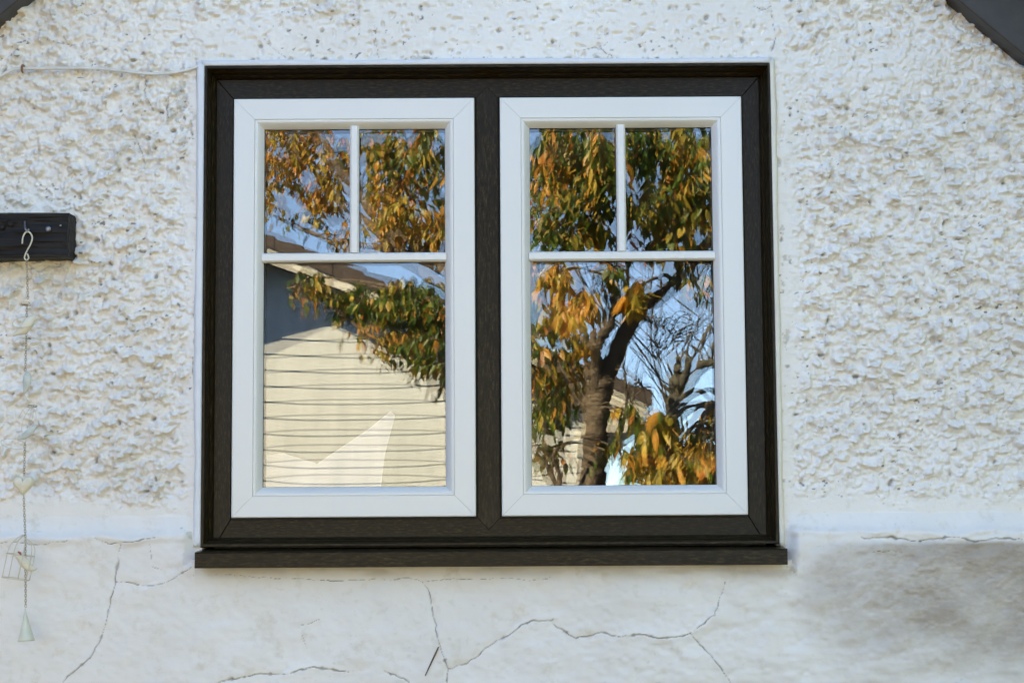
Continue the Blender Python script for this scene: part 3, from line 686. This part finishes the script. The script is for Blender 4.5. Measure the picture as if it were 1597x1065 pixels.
chain(z7(222, 456), Q(43.5, 466)); chain(Q(42, 478), Q(39.5, 578)); chain(Q(39, 690), Q(37.5, 742)); chain(Q(37, 773), Q(39.5, 838)); chain(Q(39.5, 838), Q(40, 946))
def ring_tube(name, c, rx, ry, rz, ang, r=0.0008, mat='cream_wire'):
    mb = MB(); pts = []
    for k in range(25):
        t = 2*math.pi*k/24; v_ = Vector((rx*math.cos(t), ry*math.sin(t), rz*math.sin(t)))
        v_.rotate(Quaternion((0, 1, 0), ang)); pts.append(c+v_)
    mb.tube(pts, r, 5, caps=False); return mb.build(name, M[mat], chime, True)
def knot(c, s, sd):
    rnd = random.Random(sd); mb = MB()
    pts = [c+Vector((rnd.uniform(-1, 1)*s*1.8, rnd.uniform(-1, 1)*s*0.5, rnd.uniform(-1, 1)*s*0.6)) for _ in range(9)]
    mb.tube(smooth_path(pts, 4), 0.0009, 5); return mb.build('wire_knot', M['rust_wire'], chime, True)
knot(Q(40, 474), 0.008, 1); knot(Q(50, 633), 0.006, 2)
ring_tube('wire_ring', Q(39, 502), 0.027, 0.012, 0.013, -0.1); ring_tube('wire_ring', Q(42, 535), 0.029, 0.018, 0.014, 0.05); ring_tube('wire_ring', Q(21, 692), 0.027, 0.018, 0.010, 0.25)
def ell_sweep(name, pts, rads, mat, flat=0.6, sides=12, parent=chime):
    mb = MB(); mb.tube(smooth_path(pts, 5), np.interp(np.linspace(0, 1, (len(pts)-1)*5+1), np.linspace(0, 1, len(rads)), rads).tolist(), sides)
    o = mb.build(name, M[mat], parent, True); cy = pts[0].y
    for v_ in o.data.vertices: v_.co.y = cy+(v_.co.y-cy)*flat
    return o
bird = ell_sweep('bird', [Q(20, 524), Q(27, 519), Q(36, 514), Q(45, 503), Q(52, 496), Q(57, 494.5)], [0.0012, 0.006, 0.0115, 0.0125, 0.0075, 0.001], 'cream_wood')
ell_sweep('shell', [Q(42, 579), Q(42.5, 586), Q(42, 596), Q(40, 606), Q(38, 614)], [0.002, 0.009, 0.0095, 0.006, 0.0015], 'shell', 0.35)
ell_sweep('shell', [Q(57, 662), Q(50, 670), Q(42, 677), Q(34, 682), Q(27, 685)], [0.0015, 0.007, 0.008, 0.005, 0.001], 'shell', 0.35)
mb = MB(); mb.tube(smooth_path([Q(38, 614), Q(42, 623), Q(50, 633), Q(56, 645), Q(56, 662)]), 0.0007, 5)
for q in ([(50, 633), (40, 635), (32, 645), (29, 652)], [(50, 633), (44, 640), (36, 655), (33, 672)], [(50, 633), (52, 645), (46, 668), (42, 682)], [(50, 633), (47, 650), (44, 664), (40, 690)]):
    mb.tube(smooth_path([Q(*a) for a in q]), 0.0007, 5)
mb.build('wire_tassel', M['cream_wire'], chime, True)
# heart: a cushioned solid
hv = []; hf = []; nr, na = 6, 36; hc = Q(36.5, 755)
for sgn in (-1, 1):
    for j in range(nr+1):
        f = j/nr
        for k in range(na):
            t = 2*math.pi*k/na; hx = 16*math.sin(t)**3; hz = 13*math.cos(t)-5*math.cos(2*t)-2*math.cos(3*t)-math.cos(4*t)
            hv.append(hc+Vector((hx*f*0.00145, sgn*0.010*math.sqrt(max(0, 1-f*f)), hz*f*0.00150)))
m_ = (nr+1)*na
for s_ in (0, 1):
    for j in range(nr):
        for k in range(na):
            a, b_, c_, d_ = j*na+k, j*na+(k+1) % na, (j+1)*na+(k+1) % na, (j+1)*na+k
            q = [a, b_, c_, d_] if s_ == 0 else [d_, c_, b_, a]; hf.append(tuple(i+s_*m_ for i in q))
o = obj('heart', hv, hf, M['cream_wood'], chime, True)
bm = bmesh.new(); bm.from_mesh(o.data); bmesh.ops.remove_doubles(bm, verts=bm.verts, dist=1e-5); bmesh.ops.recalc_face_normals(bm, faces=bm.faces); bm.to_mesh(o.data); bm.free()
# little cage: floor ring, waist ring, bars gathered at the top
cage = bpy.data.objects.new('cage', None); COL.objects.link(cage); cage.parent = chime; cage.location = (0, 0, 0)
cage.matrix_parent_inverse = Matrix.Identity(4); cb = Q(24, 902)
cage.location = cb-chime.location
axis = (Q(38, 836)-cb); R_ = 0.029
def cpt(t, f, r): return cb+axis*f+Vector((r*math.cos(t), r*0.8*math.sin(t), 0.004*math.cos(t)*-1))
for f, nm in ((0.0, 'cage_ring'), (0.56, 'cage_ring')):
    mb = MB(); mb.tube([cpt(2*math.pi*k/24, f, R_) for k in range(25)], 0.0010, 5, caps=False); mb.build(nm, M['cream_wire'], cage, True)
for k in range(9):
    t = 2*math.pi*k/9+0.2
    mb = MB(); mb.tube(smooth_path([cpt(t, 0, R_), cpt(t, 0.56, R_), cpt(t, 0.78, R_*0.86), cpt(t, 0.93, R_*0.45), cpt(t, 1.0, 0.002)], 4), 0.0009, 5); mb.build('cage_bar', M['cream_wire'], cage, True)
bd = ell_sweep('cage_bird', [Q(20, 866), Q(25, 865), Q(31, 868), Q(37, 876), Q(44, 883), Q(51, 887), Q(58, 886)], [0.001, 0.006, 0.008, 0.011, 0.009, 0.005, 0.001], 'cream_wood', 0.7, 12, cage)
mb = MB(); mb.tube([Q(28, 860, CY-0.003), Q(31.5, 862, CY-0.003), Q(33, 866, CY-0.004)], [0.0016, 0.003, 0.0012], 6); mb.build('comb', M['red'], cage, True)
mb = MB(); mb.tube([Q(39.5, 948), Q(39.3, 953), Q(41.2, 996), Q(41.3, 999)], [0.0012, 0.0016, 0.0168, 0.0172], 24, caps=False)
o = mb.build('cone_bell', M['bell'], chime, True); s_ = o.modifiers.new('skin', 'SOLIDIFY'); s_.thickness = 0.001

# cable along the top left with its clip; twig stuck in the plinth
cb_ = thing('cable', P(160, 108), 'thin off-white cable sagging across the wall to the frame\'s top left corner', 'cable')
mb = MB(); mb.tube(smooth_path([P(-60, 140, -0.012), P(-20, 130, -0.012), P(4, 117, -0.012), P(20, 109, -0.013), P(36, 107.5, -0.013), P(80, 107, -0.012), P(140, 106.5, -0.012), P(180, 109.5, -0.012), P(215, 114, -0.011), P(245, 115.5, -0.011), P(275, 113, -0.010), P(298, 107.5, -0.009), P(312, 102, -0.004), P(318, 99, 0.006)]), 0.0036, 10)
mb.build('cable_sheath', M['cable'], cb_, True)
mb = MB(); c = P(35, 108, -0.013); mb.tube([c+Vector((0, 0.004, -0.007)), c+Vector((0, -0.005, -0.005)), c+Vector((0, -0.006, 0.004)), c+Vector((0, 0.0, 0.008)), c+Vector((0, 0.012, 0.009))], [0.002, 0.0026, 0.0026, 0.003, 0.003], 8); mb.build('clip', M['clip'], cb_)
mb = MB(); mb.tube([P(684, 1008, -0.026), P(680, 1017, -0.026), P(672, 1034, -0.026), P(663, 1053, -0.028)], [0.0013, 0.0019, 0.0016, 0.0010], 7)
o = mb.build('twig', M['twig'], None, True); tag(o, 'short dry brown twig stuck to the plinth beside the crack', 'twig')

# ------------------------------------------------------------------ neighbour's house, seen only in the panes
LH = 14.2; mp = mpp(LH)
hap = V(408, 362, LH); slope = 0.42
hx_r = V(915, 600, LH).x; hw = hx_r-hap.x; hx_l = hap.x-hw
OV = 0.53                                              # verge overhang in front of the wall
def hroof(x): return hap.z-abs(x-hap.x)*slope
nb = thing('weatherboard_house', (hap.x, -LH, 0), 'cream weatherboard house with brown tiled gable roof, reflected in the left sash', 'house')
exp_ = 24*mp; nbds = int((hap.z-0.30)/exp_)+1; zt = V(500, 505, LH).z
k0 = math.floor((zt-0.25)/exp_); zb0 = zt-k0*exp_
for k in range(nbds):
    z0 = zb0+k*exp_; z1 = z0+exp_+0.02
    top = hap.z-0.34
    if z1 > top: break
    half0 = min(hw, (top-z0)/slope+0.15); half1 = min(hw, (top-z1)/slope+0.15)
    x0, x1, X0, X1 = hap.x-half0, hap.x+half0, hap.x-half1, hap.x+half1
    yb, yt = -LH+0.021, -LH+0.006
    vs = [(x0, yb, z0), (x1, yb, z0), (X1, yt, z1), (X0, yt, z1), (x0, -LH-0.01, z0), (x1, -LH-0.01, z0), (X1, -LH-0.01, z1), (X0, -LH-0.01, z1)]
    o = obj('weatherboard', vs, [(1, 0, 3, 2), (4, 5, 6, 7), (0, 1, 5, 4), (2, 3, 7, 6), (1, 2, 6, 5), (3, 0, 4, 7)], M['board'], nb)
mb = MB(); mb.box((hx_l+0.01, -LH-7, 0), (hx_r-0.01, -LH-0.012, hroof(hx_r)-0.25))
mb.prism([(hx_l+0.01, -LH-0.012, hroof(hx_r)-0.25), (hx_r-0.01, -LH-0.012, hroof(hx_r)-0.25), (hap.x, -LH-0.012, hap.z-0.25)], (0, -7, 0)); mb.build('wall', M['board'], nb)
for s in (1, -1):
    xe = hap.x+s*(hw+OV); ze = hroof(xe)
    # sheathing in three overlapping courses of tiles shown at the verge
    mb = MB(); nst = 15; 
    for k in range(nst):
        a = hap.x+s*(hw+OV)*k/nst; b_ = hap.x+s*((hw+OV)*(k+1)/nst+0.05)
        za, zb_ = hroof(a)-0.035, hroof(b_)-0.0
        yv = -LH+OV-0.006*(k % 2)
        pts = [(a, yv, za-0.14), (b_, yv, zb_-0.175), (b_, yv, zb_), (a, yv, za)]
        if s > 0: pts = pts[::-1]
        mb.prism(pts, (0, -7-OV, 0))
    o = mb.build('roof', M['tile'], nb)
    bm = bmesh.new(); bm.from_mesh(o.data); bmesh.ops.recalc_face_normals(bm, faces=bm.faces); bm.to_mesh(o.data); bm.free()
    mb = MB(); pts = [(hap.x, -LH+OV-0.03, hap.z-0.18), (xe, -LH+OV-0.03, ze-0.18), (xe, -LH+OV-0.03, ze-0.275), (hap.x, -LH+OV-0.03, hap.z-0.275)]
    if s < 0: pts = pts[::-1]
    mb.prism(pts, (0, -0.03, 0)); o = mb.build('rake_board', M['rake'], nb)
    bm = bmesh.new(); bm.from_mesh(o.data); bmesh.ops.recalc_face_normals(bm, faces=bm.faces); bm.to_mesh(o.data); bm.free()
    # boxed end of the eaves
    xa, xb = hap.x+s*hw, hap.x+s*(hw+OV-0.02); mb = MB()
    pts = [(xa, -LH+0.45, hroof(xa)-0.60), (xb, -LH+0.45, hroof(xb)-0.42), (xb, -LH+0.45, hroof(xb)-0.28), (xa, -LH+0.45, hroof(xa)-0.28)]
    mb.prism(pts, (0, -6.5, 0)); o = mb.build('eaves_box', M['rake'], nb)
    bm = bmesh.new(); bm.from_mesh(o.data); bmesh.ops.recalc_face_normals(bm, faces=bm.faces); bm.to_mesh(o.data); bm.free()
for s in (1, -1):
    mb = MB(); x = hap.x+s*(hw-0.03); mb.box((x-0.05, -LH+0.0, 0.05), (x+0.05, -LH+0.04, hroof(x)-0.45)); mb.build('corner_board', M['rake'], nb)

# ------------------------------------------------------------------ tall hedges added out of view on both sides to block low sky
M['blocker'] = simple('blocker_green', (0.045, 0.065, 0.02), 0.8, 0.5, 6)
def blocker(x, ya, yb, h, sd, label):
    t = thing('blocker', (x, (ya+yb)/2, 0), label, 'blocker', 'added hedges'); rn = random.Random(sd)
    nx_, nz_ = 60, 22; mb = MB()
    for side in (-1, 1):
        vs = []; fs = []
        for i in range(nx_+1):
            for j in range(nz_+1):
                y = ya+(yb-ya)*i/nx_; z = h*j/nz_; w = 0.45*(1-0.25*(j/nz_)**3)*(j < nz_)+rn.uniform(-.08, .08)
                vs.append((x+side*w, y, z+rn.uniform(-.06, .06)*(j > 0)))
        for i in range(nx_):
            for j in range(nz_): a = i*(nz_+1)+j; fs.append((a, a+1, a+nz_+2, a+nz_+1))
        mb.add(vs, fs)
    for _ in range(9000):
        y = rn.uniform(ya, yb); z = rn.uniform(0, h); side = rn.choice((-1, 1)); p = Vector((x+side*rn.uniform(.36, .58), y, z))
        a = Vector((rn.uniform(-1, 1), rn.uniform(-1, 1), rn.uniform(-1, 1))).normalized()*0.05; b_ = a.orthogonal().normalized()*0.025
        mb.add([p-a, p+b_, p+a, p-b_], [(0, 1, 2, 3)])
    o = mb.build('foliage', M['blocker'], t, False); o['kind'] = 'stuff'
blocker(5.0, -13.0, -1.0, 4.3, 1, 'tall clipped green hedge closing the garden beyond the house\'s right corner')
blocker(-6.8, -12.0, -1.0, 4.3, 2, 'tall clipped green hedge closing the garden beyond the house\'s left corner')

# ------------------------------------------------------------------ trees
rng = random.Random(20)
def leaf_mesh(L=1.0, w=0.40, curl=0.25, fold=0.18):
    """unit leaf from the stalk (origin) along -Z, pointed tip; 24 triangles"""
    prof = [(0.0, 0.012), (0.08, 0.03), (0.13, 0.45), (0.32, 0.95), (0.52, 1.0), (0.72, 0.70), (0.88, 0.28), (1.0, 0.0)]
    vs = []; fs = []
    for t, ww in prof:
        y = curl*t*t; hw_ = ww*w/2
        vs += [(-hw_, y+fold*hw_, -t), (0, y, -t), (hw_, y+fold*hw_, -t)]
    for i in range(len(prof)-1):
        a = i*3; fs += [(a, a+1, a+4, a+3), (a+1, a+2, a+5, a+4)]
    return vs, fs
SHAPES = [leaf_mesh(1, .34, .22, .35), leaf_mesh(1, .28, -.30, .45), leaf_mesh(1, .38, .10, .25)]
LMESH = {}
for si, (v_, f_) in enumerate(SHAPES):
    for mi, m in enumerate(LEAF):
        me = bpy.data.meshes.new('leaf'); me.from_pydata(v_, [], f_); me.materials.append(m)
        me.polygons.foreach_set('use_smooth', np.ones(len(f_), bool)); me.update(); LMESH[(si, mi)] = me

class Tree:
    def __init__(self, name, loc, label, mat):
        self.root = thing(name, loc, label, 'tree'); self.mat = mat; self.nodes = []; self.leaves = []; self.tw = MB()
    def limb(self, pts, r0, r1, name='limb', sides=10, wob=0.012):
        path = smooth_path(pts, 7); n = len(path)
        path = [p+Vector((rng.uniform(-1, 1), rng.uniform(-1, 1), rng.uniform(-1, 1)))*min(wob, r0*0.2)*(0 < i < n-1) for i, p in enumerate(path)]
        rr = [(r0+(r1-r0)*i/(n-1))*(1+0.05*math.sin(i*1.7+r0*90)) for i in range(n)]
        mb = MB(); mb.tube(path, rr, sides); o = mb.build(name, self.mat, self.root, True)
        self.nodes += path[::2]; return path
    def spray(self, c, rx, ry, rz, ntw, lpt, size, mix, bare=0.0, up=0.12):
        """a branch from the nearest limb to the middle of the clump, twigs from it, leaves hanging from the twigs"""
        c = Vector(c); st = min(self.nodes, key=lambda p: (p-c).length)
        mid = st.lerp(c, 0.5)+Vector((rng.uniform(-.05, .05), rng.uniform(-.05, .05), up*(c-st).length))
        br = smooth_path([st, mid, c, c+Vector((rng.uniform(-.6, .6)*rx, rng.uniform(-.4, .4)*ry, -0.4*rz))], 6)
        r0 = min(0.022, 0.007+0.010*(c-st).length); self.tw.tube(br, np.linspace(r0, 0.0035, len(br)).tolist(), 6)
        for _ in range(ntw):
            while True:
                a = Vector((rng.uniform(-1, 1), rng.uniform(-1, 1), rng.uniform(-1, 1)))
                if a.length <= 1: break
            e = c+Vector((a.x*rx, a.y*ry, a.z*rz)); s0 = min(br[len(br)//3:], key=lambda p: (p-e).length)
            L = (e-s0).length; mdl = s0.lerp(e, 0.55)+Vector((rng.uniform(-.1, .1)*L, rng.uniform(-.1, .1)*L, 0.18*L))
            drp = e+Vector((rng.uniform(-.08, .08), rng.uniform(-.08, .08), -rng.uniform(.02, .10)))
            tp = smooth_path([s0, mdl, e, drp], 4); self.tw.tube(tp, np.linspace(0.0035, 0.0012, len(tp)).tolist(), 4)
            if rng.random() < bare: continue
            for k in range(lpt):
                q = tp[rng.randrange(len(tp)//3, len(tp))]
                self.leaves.append((q+Vector((rng.uniform(-.012, .012), rng.uniform(-.012, .012), 0)), size*rng.uniform(.50, 1.05), self.pick(mix)))
    def pick(self, mix):
        r = rng.random()*sum(mix)
        for i, w in enumerate(mix):
            r -= w
            if r <= 0: return i
        return len(mix)-1
    def finish(self, label_leaf=None, near=300):
        o = self.tw.build('twigs', self.mat, self.root, True); o['kind'] = 'stuff'
        def seen(p):
            q = Vector((p.x, 2*PANE_Y-p.y, p.z)); X, Z = q.x, q.z
            px, py = to_px(np.array(X), np.array(Z), q.y); px = float(px); py = float(py)
            return (405 < px < 700 or 822 < px < 1120) and 190 < py < 765
        ls = []
        for p, s, mi in self.leaves:
            yaw = rng.uniform(0, 2*math.pi); tilt = abs(rng.gauss(0, 0.42)); rot = Matrix.Rotation(yaw, 4, 'Z') @ Matrix.Rotation(tilt*rng.choice((-1, 1)), 4, 'X') @ Matrix.Rotation(rng.gauss(0, .3), 4, 'Y')
            ls.append((p, s, mi, rng.randrange(3), rot, seen(p)))
        ls.sort(key=lambda l: (not l[5], -l[1]/mpp(-l[0].y)))
        nn = [l for l in ls[:near] if l[5]]
        for p, s, mi, si, rot, _ in nn:
            o = bpy.data.objects.new('leaf', LMESH[(si, mi)]); COL.objects.link(o); o.parent = self.root
            o.matrix_basis = Matrix.Translation(p-self.root.location) @ rot @ Matrix.Scale(s, 4)
        rest = ls[len(nn):]
        if rest:
            V_ = []; F_ = []; mid = []
            for p, s, mi, si, rot, _ in rest:
                v_, f_ = SHAPES[si]; n = len(V_); mtx = Matrix.Translation(p) @ rot @ Matrix.Scale(s, 4)
                V_ += [tuple(mtx @ Vector(q)) for q in v_]; F_ += [tuple(i+n for i in f) for f in f_]; mid += [mi]*len(f_)
            o = obj('foliage', V_, F_, LEAF, self.root, True, mid); o['kind'] = 'stuff'

LT = 5.6
base = V(915, 800, LT); base.z = -0.05
ch = Tree('cherry_tree', base, 'cherry tree in orange and green autumn leaf, its forked trunk reflected in the right sash', M['bark'])
ch.limb([base, base+Vector((0.03, 0, 0.6)), V(912, 835, LT), V(922, 755, LT), V(926, 690, LT), V(933, 630, LT), V(939, 590, LT)], 0.090, 0.055, 'trunk', 18)
T = LT
ch.limb([V(937, 605, T), V(952, 562, T), V(978, 512, T-.05), V(1000, 482, T-.1), V(1040, 445, T-.2), V(1095, 395, T-.3), V(1150, 330, T-.4), V(1230, 220, T-.6)], 0.052, 0.020)
ch.limb([V(930, 615, T), V(926, 570, T-.05), V(932, 530, T-.1), V(950, 505, T-.1), V(955, 470, T-.1), V(948, 420, T), V(930, 330, T), V(925, 200, T+.1), V(910, 50, T+.2)], 0.040, 0.016)
ch.limb([V(935, 560, T-.05), V(921, 535, T-.08), V(914, 505, T-.1), V(885, 440, T-.2), V(860, 360, T-.3), V(840, 240, T-.3)], 0.026, 0.010)
ch.limb([V(925, 640, T), V(860, 560, T+.2), V(770, 480, T+.6), V(680, 425, T+1.0), V(600, 380, T+1.4), V(545, 330, T+1.7), V(480, 255, T+2.0), V(410, 190, T+2.2), V(300, 90, T+2.5)], 0.040, 0.016)
ch.limb([V(690, 430, T+1.0), V(610, 370, T+1.3), V(560, 310, T+1.5), V(525, 260, T+1.6), V(490, 205, T+1.7), V(440, 80, T+1.8)], 0.042, 0.014)
ch.limb([V(620, 395, T+1.3), V(560, 385, T+1.6), V(500, 368, T+1.9), V(455, 345, T+2.0), V(415, 318, T+2.1)], 0.022, 0.006)
ch.limb([V(770, 480, T+.6), V(720, 470, T+.7), V(640, 455, T+.9), V(560, 440, T+1.1), V(490, 430, T+1.2)], 0.020, 0.006)
ch.limb([V(780, 490, T+.6), V(720, 560, T+.7), V(660, 560, T+.8), V(590, 530, T+.9), V(520, 480, T+1.0), V(470, 455, T+1.0)], 0.014, 0.003)
ch.limb([V(905, 860, T-.1), V(880, 790, T-.1), V(862, 745, T-.1), V(845, 700, T-.1), V(836, 650, T-.1), V(800, 560, T), V(770, 400, T)], 0.034, 0.014)
ch.limb([V(870, 765, T-.1), V(876, 735, T-.12), V(868, 705, T-.15), V(880, 690, T-.15)], 0.018, 0.008)
#         orange yellow olive green dark russet
def cl(px, py, rx, ry, L, ntw, lpt, size, mix, bare=0.0, depth=0.45, tree=ch):
    k = mpp(L); tree.spray(V(px, py, L), rx*k, depth, ry*k, int(ntw*1.5+.5), int(lpt*1.6+.5), size*0.84, mix, bare)
OR = (6, 5, 3, 1, .3, 1.2); OL = (1.6, 2, 4, 4, 2.5, .5); GR = (.8, .6, 1.8, 5, 5, .3); MX = (3, 1.6, 2, 4.5, 4, 1.2)
cl(470, 215, 70, 38, 7.6, 26, 7, .105, OR); cl(525, 262, 40, 45, 7.4, 14, 7, .105, OR); cl(425, 262, 22, 45, 7.7, 7, 6, .105, OR)
cl(455, 275, 35, 30, 7.6, 9, 7, .105, OR); cl(500, 305, 35, 28, 7.5, 9, 7, .105, OR); cl(425, 318, 18, 26, 7.6, 6, 5, .10, OR, .2); cl(490, 350, 40, 26, 7.5, 4, 5, .10, OL, .3); cl(535, 365, 22, 30, 7.4, 5, 5, .10, OR, .1)
cl(610, 250, 55, 55, 7.0, 26, 8, .115, OL); cl(670, 240, 45, 55, 6.8, 20, 8, .115, MX); cl(615, 330, 50, 50, 6.9, 22, 8, .115, OR); cl(680, 345, 40, 55, 6.8, 22, 8, .115, OR)
cl(505, 440, 32, 16, 6.8, 9, 6, .10, MX); cl(560, 465, 40, 26, 6.7, 18, 8, .10, GR); cl(620, 470, 45, 45, 6.6, 26, 8, .105, GR); cl(678, 480, 40, 60, 6.5, 32, 8, .11, GR)
cl(650, 545, 40, 30, 6.4, 16, 7, .105, GR); cl(610, 530, 40, 25, 6.5, 10, 6, .09, OR); cl(690, 575, 20, 26, 6.4, 10, 6, .10, MX); cl(475, 452, 14, 12, 6.5, 3, 5, .10, OR); cl(565, 520, 35, 14, 6.6, 4, 5, .07, OR)
cl(870, 240, 50, 55, 5.2, 22, 7, .125, MX); cl(930, 250, 45, 55, 5.0, 18, 7, .13, MX); cl(870, 335, 50, 50, 5.1, 17, 7, .125, GR); cl(935, 345, 40, 50, 5.2, 13, 7, .125, OL)
cl(1000, 230, 45, 45, 5.3, 18, 7, .125, GR); cl(1075, 240, 50, 50, 5.4, 22, 7, .12, OL); cl(1010, 320, 45, 45, 5.2, 13, 7, .125, OL); cl(1080, 320, 45, 50, 5.3, 18, 7, .12, OL); cl(1040, 380, 60, 24, 5.3, 12, 6, .12, OL)
cl(900, 260, 110, 90, 6.9, 40, 7, .125, GR); cl(1060, 280, 90, 110, 6.9, 40, 7, .125, GR); cl(640, 290, 90, 90, 8.4, 26, 7, .115, OL)
cl(865, 430, 42, 26, 4.9, 10, 6, .13, OR); cl(905, 480, 34, 42, 4.7, 11, 6, .145, (7, 4, 1, .5, .2, 2)); cl(850, 490, 26, 55, 5.9, 12, 6, .125, GR); cl(860, 575, 36, 45, 6.0, 15, 6, .125, MX); cl(855, 640, 34, 30, 6.0, 9, 6, .125, GR); cl(905, 600, 22, 50, 6.2, 6, 5, .12, GR)
cl(850, 700, 22, 40, 5.9, 8, 6, .115, MX, .2, .25); cl(900, 540, 24, 30, 6.3, 8, 7, .12, GR, 0, .3); cl(842, 560, 20, 45, 5.0, 8, 6, .115, MX, 0, .25); cl(850, 630, 24, 26, 5.1, 6, 6, .115, GR, 0, .2); cl(890, 590, 20, 30, 5.0, 4, 5, .11, MX, 0, .15)
cl(985, 455, 16, 30, 4.9, 4, 4, .17, (5, 6, 1, 0, 0, 0)); cl(1075, 430, 45, 22, 5.2, 7, 5, .12, OL, .2); cl(955, 700, 22, 22, 5.2, 4, 6, .10, GR); cl(945, 430, 30, 20, 5.2, 5, 6, .11, GR)
cl(975, 640, 30, 26, 5.4, 6, 5, .11, OL, .3, .2); cl(1000, 600, 34, 40, 5.5, 10, 0, .1, OL, 1.0); cl(1040, 520, 70, 60, 5.5, 24, 0, .1, OL, 1.0)
for (px_, py_, rx_, ry_, L_, n_) in ((760, 330, 80, 120, 6.2, 14), (760, 90, 260, 90, 6.6, 26), (1000, 70, 200, 90, 6.0, 26), (520, 60, 200, 100, 7.4, 26), (300, 200, 120, 120, 7.9, 14), (1220, 250, 90, 140, 5.6, 24), (760, -160, 400, 100, 6.8, 26)):
    cl(px_, py_, rx_, ry_, L_, n_, 8, .12, MX, 0, .7)
ch.finish()

# second, pollarded tree further right: cut stubs, bare whips, a few last leaves low down
LP = 6.6; b2 = V(1052, 830, LP); b2.z = -0.05
po = Tree('pollarded_tree', b2, 'pollarded tree with cut stubs and bare whips, reflected at the far right', M['bark_grey'])
po.limb([b2, b2+Vector((0, 0, .7)), V(1050, 790, LP), V(1046, 700, LP), V(1050, 620, LP), V(1056, 566, LP), V(1058, 556, LP)], 0.065, 0.036, 'trunk', 14)
po.limb([V(1052, 600, LP), V(1085, 572, LP), V(1120, 560, LP), V(1180, 520, LP-.1)], 0.030, 0.02)
po.limb([V(1050, 640, LP), V(1072, 590, LP-.1), V(1098, 540, LP-.2), V(1150, 470, LP-.3), V(1200, 380, LP-.3)], 0.03, 0.012)
po.limb([V(1048, 660, LP), V(1030, 600, LP), V(1022, 560, LP), V(1012, 490, LP)], 0.016, 0.006)
po.limb([V(1046, 720, LP), V(1010, 690, LP-.3), V(985, 665, LP-.6), V(972, 640, LP-.7)], 0.016, 0.006)
po.limb([V(1046, 730, LP), V(1080, 690, LP-.4), V(1105, 660, LP-.7), V(1135, 640, LP-.9)], 0.022, 0.008)
for k in range(34):
    s0 = rng.choice(po.nodes[6:]); ang = rng.uniform(-0.9, 1.1); L_ = rng.uniform(.4, 1.1); d = Vector((math.sin(ang), rng.uniform(-.3, .3), abs(math.cos(ang)))).normalized()
    if s0.z < 1.9: continue
    pth = [s0]
    for j in range(5):
        d = (d+Vector((rng.uniform(-.3, .3), rng.uniform(-.2, .2), rng.uniform(-.1, .3)))).normalized(); pth.append(pth[-1]+d*L_/5)
    pth = smooth_path(pth, 3); po.tw.tube(pth, np.linspace(rng.uniform(.004, .009), .0015, len(pth)).tolist(), 5)
    for _ in range(2):
        q = rng.choice(pth[3:-2]); d2 = (d+Vector((rng.uniform(-1, 1), rng.uniform(-.4, .4), rng.uniform(-.3, .7)))).normalized()
        po.tw.tube(smooth_path([q, q+d2*L_*.2+Vector((0, 0, .01)), q+d2*L_*.4], 3), np.linspace(.003, .001, 7).tolist(), 4)
cl(1000, 715, 30, 36, 4.7, 7, 6, .12, (3, 5, 4, 2, .4, .8), 0, .2, po); cl(1060, 720, 40, 34, 4.6, 9, 6, .125, (3, 5, 4, 2, .5, .6), 0, .2, po); cl(1100, 720, 26, 40, 4.6, 8, 6, .125, (4, 6, 3, 1.5, .3, .8), 0, .2, po); cl(1030, 655, 26, 24, 4.7, 6, 6, .14, OL, 0, .2, po)
cl(1010, 665, 34, 32, 5.3, 9, 6, .13, OL, 0, .3, po); cl(1035, 715, 42, 38, 5.3, 16, 7, .13, (4, 5, 4, 1, .2, .8), 0, .3, po); cl(1090, 700, 32, 48, 5.2, 16, 7, .13, (5, 5, 3, 1, .2, 1.5), 0, .3, po)
cl(1140, 700, 40, 60, 5.4, 10, 7, .12, OR, 0, .3, po); cl(1105, 640, 22, 20, 5.3, 4, 5, .12, OR, 0, .2, po)
po.finish(near=110)
